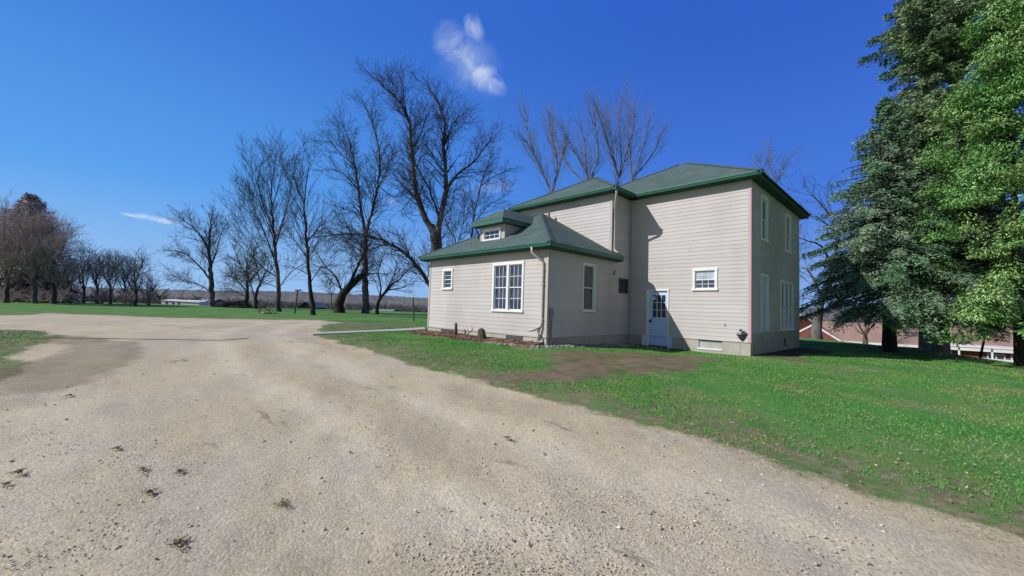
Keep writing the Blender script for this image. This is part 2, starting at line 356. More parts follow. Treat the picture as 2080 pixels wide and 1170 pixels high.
# centre cap
def ground_mat():
    m = bpy.data.materials.new('grass_and_gravel'); m.use_nodes = True; nt = m.node_tree; N = nt.nodes; L = nt.links; b = N['Principled BSDF']
    b.inputs['Roughness'].default_value = .95; b.inputs['Specular IOR Level'].default_value = .12
    g = N.new('ShaderNodeNewGeometry'); pos = g.outputs['Position']
    def noise(sc, det=4, rough=.5, st=None, dist=0):
        n = N.new('ShaderNodeTexNoise'); n.inputs['Scale'].default_value = sc; n.inputs['Detail'].default_value = det; n.inputs['Roughness'].default_value = rough; n.inputs['Distortion'].default_value = dist
        if st:
            mp = N.new('ShaderNodeMapping'); mp.inputs['Rotation'].default_value = (0, 0, st[1]); mp.inputs['Scale'].default_value = st[0]; L.new(pos, mp.inputs[0]); L.new(mp.outputs[0], n.inputs['Vector'])
        else: L.new(pos, n.inputs['Vector'])
        return n.outputs[0]
    def mr(x, a, b_, c=0, d=1):
        r = N.new('ShaderNodeMapRange'); r.inputs[1].default_value = a; r.inputs[2].default_value = b_; r.inputs[3].default_value = c; r.inputs[4].default_value = d; L.new(x, r.inputs[0]); return r.outputs[0]
    def col(c):
        r = N.new('ShaderNodeRGB'); r.outputs[0].default_value = (*c, 1); return r.outputs[0]
    def mix(a, c, f, mode='MIX'):
        x = N.new('ShaderNodeMix'); x.data_type = 'RGBA'; x.blend_type = mode
        if isinstance(f, float): x.inputs[0].default_value = f
        else: L.new(f, x.inputs[0])
        L.new(a if not isinstance(a, tuple) else col(a), x.inputs[6]); L.new(c if not isinstance(c, tuple) else col(c), x.inputs[7]); return x.outputs[2]
    def mth(op, a, b_=0.0, clamp=False):
        x = N.new('ShaderNodeMath'); x.operation = op; x.use_clamp = clamp
        for i_, k in enumerate((a, b_)):
            if isinstance(k, (int, float)): x.inputs[i_].default_value = k
            else: L.new(k, x.inputs[i_])
        return x.outputs[0]
    at_ = lambda n: (lambda x: (setattr(x, 'attribute_name', n), x.outputs['Fac'])[1])(N.new('ShaderNodeAttribute'))
    # grass
    gr = mix((.060, .195, .036), (.115, .265, .062), mr(noise(.35, 5), .3, .7))
    gr = mix(gr, (.034, .135, .027), mr(noise(26, 4, .7), .42, .75))
    gr = mix(gr, (.17, .23, .06), mr(noise(.8, 6, .65), .50, .72))
    gr = mix(gr, (.25, .23, .14), mth('MULTIPLY', mr(noise(.55, 7, .7), .50, .66), mr(noise(9, 5, .7), .38, .6)))
    # dirt
    di = mix((.22, .17, .11), (.14, .105, .065), mr(noise(1.6, 6, .65), .35, .65))
    di = mix(di, (.07, .13, .035), mr(noise(2.3, 5, .7), .5, .66))
    # gravel
    gv = mix((.54, .455, .305), (.46, .385, .255), mr(noise(.28, 6, .6), .35, .68))
    gv = mix(gv, (.57, .495, .37), mr(noise(.9, 5, .6, ((.35, 1.2, 1), -.75)), .5, .72))
    gv = mix(gv, (.33, .265, .18), mr(noise(.55, 7, .68, ((.5, 1.3, 1), -.5)), .57, .76))
    gv = mix(gv, (.17, .145, .11), mth('MULTIPLY', mr(noise(1.9, 6, .7, ((.6, 1.6, 1), -.4)), .60, .70), mr(noise(.31, 3), .42, .6)))
    gv = mix(gv, (.62, .535, .385), mth('MULTIPLY', at_('track'), mr(noise(1.3, 5, .6), .3, .6, .1, .75)))
    gv = mix(gv, (.38, .31, .21), mth('MULTIPLY', at_('edge'), mr(noise(.8, 6, .65), .4, .62, 0, .6)))
    gv = mix(gv, (.40, .36, .31), mth('MULTIPLY', mr(noise(.23, 4, .6), .5, .68, 0, .55), 1.0))
    vo = N.new('ShaderNodeTexVoronoi'); vo.inputs['Scale'].default_value = 42; L.new(pos, vo.inputs['Vector'])
    vr = N.new('ShaderNodeSeparateColor'); L.new(vo.outputs['Color'], vr.inputs[0])
    pv = mr(vr.outputs[0], 0, 1, .84, 1.13)
    gv = mix(gv, (0, 0, 0), 0.0)
    hs = N.new('ShaderNodeHueSaturation'); L.new(gv, hs.inputs['Color']); L.new(pv, hs.inputs['Value']); gv = hs.outputs[0]
    fine = mr(noise(75, 5, .75), .3, .7, .84, 1.14)
    hs2 = N.new('ShaderNodeHueSaturation'); L.new(gv, hs2.inputs['Color']); L.new(fine, hs2.inputs['Value']); gv = hs2.outputs[0]
    gfac = mth('ADD', at_('gravel'), mth('MULTIPLY', mth('SUBTRACT', noise(3.2, 6, .75), .5), 1.1))
    verge = mth('MULTIPLY', at_('verge'), mr(noise(4, 6, .7), .38, .62))
    dd = mth('ADD', at_('dirt'), mth('MULTIPLY', mth('SUBTRACT', noise(2.1, 6, .7), .5), 1.0))
    base = mix(gr, di, mr(dd, .45, .95))
    base = mix(base, di, mth('MULTIPLY', verge, 1.0)); base = mix(base, (.30, .25, .17), mth('MULTIPLY', verge, mr(noise(7, 5, .7), .45, .6, 0, .8)))
    wornv = mth('MULTIPLY', mr(dd, .35, .8), .55)
    gv = mix(gv, di, wornv)
    out = mix(base, gv, mr(gfac, .38, .62))
    farm = mr(at_('far'), 0, 1)
    ff = mix((.12, .11, .075), (.07, .085, .045), mr(noise(.012, 5), .4, .6))
    out = mix(out, ff, farm)
    L.new(out, b.inputs['Base Color'])
    bp = N.new('ShaderNodeBump'); bp.inputs['Distance'].default_value = .02; bp.inputs['Strength'].default_value = .45
    hh = mth('ADD', mth('MULTIPLY', vo.outputs['Distance'], -.7), noise(60, 5, .7)); L.new(hh, bp.inputs['Height']); L.new(bp.outputs[0], b.inputs['Normal'])
    return m
M['ground'] = ground_mat()
farA = sm(Rcam, 70, 115)
def sub(name, mask, label=None):
    q = Q[mask]; used, inv = np.unique(q, return_inverse=True)
    me = npmesh(name, V[used], inv.reshape(q.shape), True)
    for nm, arr in (('gravel', gm), ('verge', near), ('dirt', dirt), ('far', farA), ('track', np.clip(track, 0, 1)), ('edge', np.clip(edgeA, 0, 1))):
        a = me.attributes.new(nm, 'FLOAT', 'POINT'); a.data.foreach_set('value', np.ascontiguousarray(arr.reshape(-1)[used], np.float32))
    o = link(name, me, M['ground']); return tag(o, kind='structure')
sub('gravel_driveway', gf & ~far); sub('lawn', ~gf & ~far); sub('far_fields', far)
# patch under the camera
cap = MB(); cap.poly([(CAM[0]+.42*math.cos(a), CAM[1]+.42*math.sin(a), float(ground(CAM[0], CAM[1]))-.035) for a in np.linspace(0, 2*math.pi, 24, endpoint=False)])
tag(cap.build('driveway_patch', M['ground']), kind='structure')

# hills on the horizon: ring ridge with a rough, wooded skyline
na = 1500; a = np.linspace(0, 2*math.pi, na, endpoint=False)
prof = [(520, -8), (600, 3), (680, 10), (760, 15.5), (860, 17), (1000, 12), (1300, -8)]
HV = []
for k, (r, z) in enumerate(prof):
    amp = (0, 1, 1.6, 2.2, 2.4, 1, 0)[k]
    hz = z + amp*(np.sin(a*5+1)+.7*np.sin(a*11+2)) + (1.6 if 0 < k < 6 else 0)*(vnoise(a*200, a*0+k, 1.1, k)-.5)*1.6
    HV.append(np.stack([CAM[0]+r*np.cos(a), CAM[1]+r*np.sin(a), hz], -1))
HV = np.concatenate(HV); i, j = np.meshgrid(np.arange(len(prof)-1), np.arange(na), indexing='ij'); j2 = (j+1) % na
HQ = np.stack([i*na+j, i*na+j2, (i+1)*na+j2, (i+1)*na+j], -1).reshape(-1, 4)
M['hills'] = mat('wooded_hills', (.15, .14, .135), .95, (.09, .086, .084), .05, col3=(.16, .165, .13), scale3=.008, stretch=(1, 1, 3))
tag(link('hills', npmesh('hills', HV, HQ), M['hills']), kind='structure')

# ------------------------------------------------------------------ segment meshes for trees
def segmesh(name, P0, P1, R0, R1, sides):
    D = P1-P0; Ln = np.linalg.norm(D, axis=1, keepdims=True); D = D/np.maximum(Ln, 1e-6)
    P0 = P0-D*R0[:, None]*.25; P1 = P1+D*R1[:, None]*.25
    ref = np.where(np.abs(D[:, 2:3]) > .9, np.array([[1., 0, 0]]), np.array([[0, 0, 1.]]))
    A_ = np.cross(D, ref); A_ /= np.linalg.norm(A_, axis=1, keepdims=True); B_ = np.cross(D, A_)
    vs = []
    for P, Rd in ((P0, R0), (P1, R1)):
        for k in range(sides):
            t = 2*math.pi*k/sides
            vs.append(P+(A_*math.cos(t)+B_*math.sin(t))*Rd[:, None])
    n = len(P0); Vv = np.stack(vs, 1).reshape(-1, 3); base = np.arange(n)[:, None]*(2*sides)
    q = []
    for k in range(sides):
        k2 = (k+1) % sides; q.append(np.concatenate([base+k, base+k2, base+sides+k2, base+sides+k], 1))
    return npmesh(name, Vv, np.concatenate(q), sides > 4)
def rv(): return Vector((random.gauss(0, 1), random.gauss(0, 1), random.gauss(0, 1))).normalized()
def grow(out, p, d, Ln, r, lvl, cfg):
    n = max(2, min(9, int(Ln/cfg['seg'][min(lvl, 3)])))
    st = Ln/n; r1 = max(r*.25, cfg['rmin']*(.6 if lvl >= 2 else 1)); dens = cfg['dens'][min(lvl, 3)]*st
    for k in range(n):
        d = (d+rv()*cfg['wig']*.8+Vector((0, 0, cfg['up'])) ).normalized(); q = p+d*st
        ra = r+(r1-r)*k/n; rb = r+(r1-r)*(k+1)/n
        out.append((p, q, ra, rb))
        if lvl < cfg['lv']:
            c = dens*(.5 if k == 0 else 1); c = int(c)+(random.random() < c-int(c))
            for _ in range(c):
                s = rv(); s = (s-d*s.dot(d)).normalized(); an = math.radians(random.uniform(*cfg['ang']))
                nd = d*math.cos(an)+s*math.sin(an)
                grow(out, p+(q-p)*random.random(), nd, max(Ln*random.uniform(*cfg['ratio'])*(1-.4*k/n), cfg['minl']*random.uniform(.6, 1.3)), max(ra*.55, cfg['rmin']*.8), lvl+1, cfg)
        p = q
CFG = dict(seg=(.7, .6, .45, .4), rmin=.0095, dens=(2, 2.9, 3.6, 0), minl=.6, wig=.13, up=.05, lv=3, ang=(25, 52), ratio=(.38, .62), bl=2.9)
def bare_tree(name, label, limbs, s, cfg=None, trunk_mat='bark', twig_mat='twig', group=None, base=None, sub_len=(.18, .36), nsub=1.0, cat='tree'):
    "limbs: list of (points in view directions, r0, r1[, depth drift]); the first is the trunk"
    c = dict(CFG); c.update(cfg or {})
    thick = []; twigs = []; allJ = []
    u0 = limbs[0][0][0][0]
    b = gbase(u0, s) if base is None else base
    first = True
    for L_ in limbs:
        pts, r0, r1 = L_[:3]; r1 = r1 if first and len(limbs) > 3 and r1 > .15 else r1*.5; r0 = r0 if first else r0*.85; dr = L_[3] if len(L_) > 3 else random.uniform(-2.0, 2.0)
        if first: dr = 0
        n = len(pts); W = []; s0 = s; snap = None
        if not first and allJ:
            p0 = Vector(at(*pts[0], s)); Fv = Vector(_F); best_ = min(allJ, key=lambda j: (lambda e: (e-Fv*e.dot(Fv)).length)(j-p0)); e = best_-p0
            if (e-Fv*e.dot(Fv)).length < 1.2: s0 = s+e.dot(Fv); snap = best_
        for k, (u, v) in enumerate(pts):
            W.append(Vector(at(u, v, s0+dr*k/max(1, n-1))))
        if snap is not None: W[0] = snap
        if first:
            W[0] = Vector(b)-Vector((0, 0, .3))
        # resample with a smooth curve
        out = []
        for k in range(n-1):
            a0 = W[max(k-1, 0)]; a1 = W[k]; a2 = W[k+1]; a3 = W[min(k+2, n-1)]
            m_ = max(2, int((a2-a1).length/.55)); 
            for q in range(m_):
                t = q/m_
                out.append(.5*((2*a1)+(a2-a0)*t+(2*a0-5*a1+4*a2-a3)*t*t+(3*a1-a0-3*a2+a3)*t**3))
        out.append(W[-1])
        m_ = len(out); tl = sum((out[k+1]-out[k]).length for k in range(m_-1))
        J = [p+(rv()*min(.09, r0*.35) if 0 < k < m_-1 else Vector()) for k, p in enumerate(out)]
        flare = first; allJ += J
        for k in range(m_-1):
            f0 = k/(m_-1); f1 = (k+1)/(m_-1)
            ra = r0+(r1-r0)*f0; rb = r0+(r1-r0)*f1
            if flare:
                ra *= 1+.55*math.exp(-f0*tl/.5); rb *= 1+.55*math.exp(-f1*tl/.5)
            thick.append((J[k], J[k+1], ra, rb))
            start = .42 if (first and len(limbs) > 1) else (.3 if first else .12)
            if f0 > start or (not first and f0 > .1):
                cnt = nsub*(J[k+1]-J[k]).length*1.9*(.6+f0*1.3); cnt = int(cnt)+(random.random() < cnt-int(cnt))
                d = (J[k+1]-J[k]).normalized()
                for _ in range(cnt):
                    sd_ = rv(); sd_ = (sd_-d*sd_.dot(d)).normalized(); an = math.radians(random.uniform(*c['ang']))
                    grow(twigs, J[k], d*math.cos(an)+sd_*math.sin(an), min(c['bl'], .75*tl)*random.uniform(.5, 1.25)*(1-.5*f0), max(min(ra*.32, .05), c['rmin']*1.5), 1, c)
        grow(twigs, J[-1], (J[-1]-J[-2]).normalized(), min(tl*.13, 1.3), r1*.9, 1, c)
        first = False
    t = thing(name, tuple(b), label, cat, group)
    th = thick+[x for x in twigs if x[2] > .05]; tw = [x for x in twigs if x[2] <= .05]
    def arr(x): return (np.array([tuple(k[0]) for k in x]), np.array([tuple(k[1]) for k in x]), np.array([k[2] for k in x]), np.array([k[3] for k in x]))
    link('trunk', segmesh('trunk', *arr(th), 8), M[trunk_mat], t)
    if tw: link('crown', segmesh('crown', *arr(tw), 3), M[twig_mat], t)
    return t

exec_trees = True
# --- big trees left of the house
bare_tree('bare_tree', 'bare tree with a crooked crown spreading left beside the small white building', [
    ([(430, 615), (429, 580), (427, 540), (424, 500), (428, 460), (433, 425)], .42, .07),
    ([(428, 575), (412, 548), (392, 528), (368, 512), (345, 508)], .16, .04), ([(425, 510), (408, 480), (388, 458), (358, 438)], .16, .04),
    ([(428, 545), (440, 510), (448, 478), (462, 452)], .15, .04), ([(429, 592), (404, 578), (376, 572), (350, 560)], .12, .03)], 60, dict(rmin=.014, bl=3.6), nsub=1.5)
bare_tree('bare_tree', 'tall bare tree with a wide fan of fine branches, left of the slender dark tree', [
    ([(565, 632), (564, 585), (561, 530), (557, 480), (552, 430), (550, 380), (556, 345)], .24, .06),
    ([(562, 545), (540, 480), (515, 420), (500, 360)], .09, .03), ([(560, 510), (575, 450), (590, 390), (595, 345)], .09, .03), ([(556, 470), (530, 400), (525, 350), (540, 315)], .08, .03),
    ([(563, 560), (530, 540), (500, 500), (480, 470)], .08, .03), ([(553, 430), (570, 360), (575, 330), (574, 300)], .07, .02),
    ([(564, 580), (600, 545), (640, 530)], .07, .02), ([(562, 530), (530, 460), (495, 410), (475, 380)], .07, .02), ([(561, 500), (535, 430), (515, 370), (510, 315)], .07, .02), ([(563, 560), (525, 500), (492, 455), (470, 430)], .06, .02), ([(564, 590), (530, 570), (500, 560)], .05, .02)], 42, dict(up=.08, ang=(15, 38), wig=.07, bl=4.2), nsub=.9)
bare_tree('bare_tree', 'slender dark bare tree with a bent trunk at the edge of the grass', [
    ([(638, 640), (634, 605), (628, 560), (624, 510), (621, 460), (617, 415), (605, 385), (592, 350)], .21, .05),
    ([(618, 415), (622, 370), (628, 335), (626, 310)], .07, .03), ([(622, 490), (650, 460), (672, 450)], .07, .03), ([(624, 520), (600, 490), (570, 475)], .07, .03),
    ([(605, 375), (580, 350), (560, 320), (548, 300)], .05, .02), ([(630, 570), (650, 545), (680, 535)], .05, .02), ([(628, 560), (600, 545), (575, 545)], .05, .02), ([(620, 440), (600, 410), (590, 385)], .05, .02)], 36, dict(up=.09, ang=(16, 38), wig=.07, bl=4.0), trunk_mat='bark_dark', nsub=1.4)
bare_tree('bare_tree', 'tall bare tree with straight trunk forking high, right of the leaning trunk', [
    ([(744, 636), (742, 595), (741, 540), (742, 485)], .40, .28),
    ([(742, 485), (735, 435), (728, 385), (718, 325), (704, 270), (690, 235)], .24, .05), ([(742, 485), (754, 435), (766, 385), (772, 330), (764, 275), (738, 205)], .22, .05),
    ([(766, 385), (786, 345), (800, 300)], .10, .03), ([(728, 385), (700, 355), (665, 340)], .10, .03), ([(720, 330), (690, 310), (660, 275)], .08, .03), ([(734, 430), (700, 425), (672, 415)], .08, .03),
    ([(741, 520), (700, 490), (660, 470)], .09, .03), ([(741, 550), (720, 510), (690, 500)], .08, .03), ([(764, 380), (800, 400), (830, 390)], .07, .03)], 47, dict(rmin=.012, bl=3.6), nsub=1.9)
bare_tree('leaning_tree', 'old bare tree with thick dark trunk leaning right, low branches to the left', [
    ([(688, 630), (691, 608), (703, 588), (720, 572), (736, 560)], .55, .3), ([(705, 585), (722, 552), (742, 512), (762, 480)], .26, .06), ([(700, 592), (682, 562), (664, 545), (640, 508)], .16, .05),
    ([(664, 545), (640, 540), (618, 530)], .07, .03), ([(736, 560), (765, 555), (790, 560)], .12, .04), ([(742, 512), (720, 480), (700, 450)], .09, .03)], 46, dict(rmin=.012), trunk_mat='bark_dark', nsub=1.5)
bare_tree('forked_tree', 'largest bare tree with two thick rugged stems rising behind the green wing roof', [
    ([(890, 640), (888, 590), (888, 540), (886, 500), (884, 478)], .62, .5),
    ([(884, 482), (866, 445), (848, 405), (839, 355), (836, 305), (832, 255), (815, 210), (782, 178), (750, 150)], .36, .07, -1),
    ([(886, 485), (896, 435), (905, 390), (904, 340), (899, 290), (903, 240), (884, 200), (866, 168)], .34, .07, 1),
    ([(904, 385), (930, 352), (962, 330), (984, 298), (1000, 284)], .17, .05), ([(893, 445), (872, 385), (850, 342), (838, 320)], .14, .06), ([(832, 262), (822, 215), (818, 175), (812, 150)], .10, .03),
    ([(900, 300), (922, 250), (948, 228)], .10, .03), ([(836, 300), (860, 260), (866, 220)], .08, .03), ([(850, 400), (820, 380), (795, 345)], .08, .03), ([(905, 350), (880, 320), (862, 290)], .08, .03), ([(845, 390), (815, 430), (820, 440)], .06, .03),
    ([(882, 600), (862, 560), (832, 524), (792, 495), (750, 480), (700, 474), (655, 480)], .26, .06, -2), ([(750, 480), (715, 470), (680, 440)], .09, .03), ([(800, 500), (770, 500), (730, 520)], .08, .03), ([(832, 524), (820, 490), (805, 470)], .07, .03)],
    38, dict(rmin=.011, bl=3.4), nsub=2.1)
bare_tree('arching_tree', 'low bare tree with several arching stems beside the left end of the house', [
    ([(765, 632), (770, 612), (788, 588), (812, 566), (836, 540)], .20, .05), ([(770, 612), (774, 585), (768, 555), (778, 522)], .13, .04), ([(790, 585), (815, 585), (842, 572)], .09, .03), ([(780, 600), (800, 560), (810, 520)], .09, .03)], 44, dict(rmin=.014), trunk_mat='bark_dark', nsub=1.1)
bare_tree('bare_tree', 'thin bare tree just right of the two thick stems, behind the dormer', [
    ([(956, 640), (957, 560), (958, 480), (964, 430), (976, 380), (990, 335), (998, 305)], .22, .04), ([(964, 430), (945, 400), (935, 370)], .08, .03), ([(960, 460), (990, 420), (1020, 400), (1040, 375)], .09, .03), ([(976, 380), (1000, 360), (1030, 345)], .07, .03)], 50, dict(rmin=.014), nsub=1.5)
bare_tree('bare_tree', 'small thin bare tree showing between the two thick stems and the wing roof', [
    ([(925, 640), (924, 560), (926, 500), (915, 440), (920, 400)], .18, .04), ([(926, 510), (940, 460), (945, 410)], .09, .03), ([(922, 480), (905, 450), (900, 420)], .07, .03)], 55, dict(rmin=.015), nsub=1.8)
# --- pale trees behind the house
PC = dict(up=.12, ang=(12, 32), wig=.06, rmin=.007, bl=2.6, dens=(2, 2.2, 2.4, 0), lv=3)
PG = 'pale bare trees rising behind the green roofs'
bare_tree('bare_tree', 'pale bare tree rising behind the middle of the green eave, leftmost of the pale ones', [
    ([(1122, 640), (1121, 500), (1120, 400), (1098, 345), (1080, 305), (1070, 250), (1064, 215)], .085, .03), ([(1121, 400), (1132, 340), (1122, 280), (1114, 235)], .11, .03), ([(1118, 380), (1085, 310), (1060, 280)], .07, .02), ([(1130, 350), (1145, 310), (1150, 270)], .06, .02)], 33, PC, 'bark_pale', 'twig_pale', PG, nsub=2.6, sub_len=(.16, .32))
bare_tree('bare_tree', 'pale bare tree with crossing stems above the lower green roof peak', [
    ([(1200, 640), (1200, 500), (1197, 380), (1180, 330), (1155, 285), (1135, 250)], .085, .03), ([(1198, 390), (1190, 340), (1188, 290), (1180, 250)], .1, .03), ([(1180, 380), (1150, 330), (1130, 290), (1115, 250)], .07, .02), ([(1198, 370), (1215, 320), (1210, 260), (1205, 225)], .09, .03)], 31, PC, 'bark_pale', 'twig_pale', PG, nsub=2.6, sub_len=(.16, .32))
bare_tree('bare_tree', 'tallest pale bare tree behind the valley between the two green roofs', [
    ([(1255, 640), (1255, 500), (1256, 380), (1262, 320), (1258, 265), (1262, 200)], .085, .03), ([(1256, 370), (1240, 310), (1225, 260), (1208, 205)], .1, .03), ([(1258, 360), (1275, 300), (1290, 255), (1288, 220)], .09, .03), ([(1250, 340), (1240, 280), (1232, 240)], .07, .02)], 32, PC, 'bark_pale', 'twig_pale', PG, nsub=2.7, sub_len=(.17, .34))
bare_tree('bare_tree', 'pale bare tree spreading right behind the higher green roof, rightmost of the pale ones', [
    ([(1290, 640), (1290, 500), (1285, 380), (1298, 330), (1312, 280), (1320, 235)], .085, .03), ([(1287, 365), (1310, 335), (1335, 295), (1345, 265)], .08, .02), ([(1285, 370), (1280, 310), (1276, 260), (1274, 210)], .08, .02)], 34, PC, 'bark_pale', 'twig_pale', PG, nsub=2.7, sub_len=(.17, .34))
bare_tree('bare_tree', 'faint bare treetop showing above the right roof hip of the house', [
    ([(1570, 640), (1570, 450), (1570, 370), (1566, 330), (1560, 305)], .2, .03), ([(1570, 380), (1590, 345), (1605, 320)], .07, .02), ([(1570, 370), (1550, 345), (1540, 320)], .07, .02)], 48, dict(rmin=.013, up=.1), 'bark_pale', 'twig_pale', nsub=1.3)
bare_tree('bare_tree', 'bare tree with a leaning grey trunk and drooping limbs between house and blue spruce', [
    ([(1657, 688), (1661, 650), (1671, 608), (1686, 572), (1698, 530), (1700, 490)], .30, .10), ([(1672, 606), (1652, 565), (1634, 545), (1622, 545)], .10, .03), ([(1692, 550), (1668, 500), (1640, 490), (1620, 482)], .10, .03),
    ([(1700, 490), (1690, 445), (1665, 410), (1640, 388)], .09, .03), ([(1699, 500), (1712, 450), (1720, 400)], .09, .03), ([(1690, 560), (1670, 540), (1640, 545)], .06, .02), ([(1695, 470), (1660, 440), (1632, 445)], .06, .02)], 27, dict(rmin=.010), nsub=.9)
# --- far left rows
bare_tree('budding_tree', 'hazy olive-green budding tree behind the wood pile', [
    ([(500, 622), (501, 595), (503, 560), (500, 530)], .3, .1), ([(501, 590), (480, 565), (462, 550)], .12, .03), ([(503, 575), (525, 550), (545, 530)], .12, .03), ([(501, 560), (485, 530), (475, 505)], .1, .03), ([(502, 550), (515, 515), (525, 490)], .1, .03), ([(501, 600), (475, 590), (455, 590)], .07, .03)],
    55, dict(rmin=.016, bl=3.0), 'bark_dark', 'twig_green', nsub=2.6)
bare_tree('bare_tree', 'short dark bare tree right of the hazy olive-green one', [
    ([(518, 622), (522, 595), (535, 565), (545, 540)], .25, .06), ([(520, 600), (505, 570), (490, 550)], .12, .03), ([(530, 575), (520, 540), (515, 515)], .1, .03)], 52, dict(rmin=.018), 'bark_dark', 'twig', nsub=1.3)
RG = 'row of scrubby bare trees at the far left edge of the grass'
for k, (u, top, wd, lab) in enumerate([(140, 515, 16, 'scrubby bare tree beside the dark conifer, first of the far row'), (168, 500, 20, 'scrubby bare tree with thin leaders, tallest of the far row'), (196, 522, 16, 'narrow scrubby bare tree right of the tallest in the far row'),
        (222, 510, 22, 'scrubby bare tree at the middle of the far row'), (252, 512, 22, 'broad scrubby bare tree near the right end of the far row'), (274, 518, 24, 'scrubby bare tree leaning right, at the end of the far row'), (300, 568, 26, 'low bushy bare tree next to the small white building')]):
    h = 618-top; s = 52+random.uniform(-3, 3)
    li = [([(u, 618), (u+2, 618-h*.3), (u-1, 618-h*.55), (u+random.uniform(-6, 6), 618-h*.85)], .17, .04)]
    for q in range(5):
        f = random.uniform(.12, .5); sg = -1 if q % 2 else 1
        li.append(([(u, 618-h*f), (u+sg*wd*.45, 618-h*(f+.22)), (u+sg*wd*random.uniform(.6, .95), 618-h*min(.95, f+.45))], .08, .03))
    bare_tree('scrub_tree', lab, li, s, dict(rmin=.014, up=.08, bl=2.7, dens=(2, 2.2, 2.4, 0)), 'bark', 'twig_pale', RG, nsub=2.4)
for k, (u, top, lab) in enumerate([(12, 400, 'brown twiggy bare tree in front of the dark conifer, leftmost in view'), (70, 420, 'brown twiggy bare tree in front of the dark conifer, in its middle'), (108, 430, 'brown twiggy bare tree reaching out right of the dark conifer')]):
    h = 618-top; li = [([(u, 618), (u+1, 618-h*.35), (u-3, 618-h*.65), (u, top+20)], .22, .05)]
    for q in range(8):
        f = random.uniform(.1, .6); sg = -1 if q % 2 else 1
        li.append(([(u, 618-h*f), (u+sg*18, 618-h*(f+.15)), (u+sg*random.uniform(24, 36), 618-h*(f+.28))], .09, .03))
    bare_tree('twiggy_tree', lab, li, 43+k, dict(rmin=.014, up=.05, bl=3.2), 'bark', 'twig_brown', 'brown twiggy trees at the far left', nsub=3.2)
bare_tree('bare_tree', 'small faint bare tree between the slender tree and the leaning trunk', [
    ([(672, 628), (673, 600), (670, 580), (674, 560)], .12, .03), ([(673, 600), (662, 585), (655, 572)], .05, .02), ([(672, 598), (684, 580), (690, 570)], .05, .02)], 60, dict(rmin=.018), nsub=1.5, trunk_mat='bark_pale', twig_mat='twig_pale')
bare_tree('red_bush', 'leafless reddish bush of upright stems between the grey trunk and the spruce', [
    ([(1757, 690), (1758, 680), (1757, 668)], .12, .06), ([(1757, 685), (1748, 668), (1742, 650), (1738, 640)], .07, .02), ([(1758, 685), (1768, 668), (1778, 655), (1790, 640)], .07, .02), ([(1757, 680), (1758, 660), (1752, 642)], .07, .02),
    ([(1757, 680), (1765, 660), (1766, 645)], .06, .02), ([(1756, 684), (1745, 675), (1736, 662)], .04, .02)], 24, dict(rmin=.006, up=.12, bl=.7, minl=.25), 'bark_brown', 'twig_brown', nsub=1.2, cat='bush')

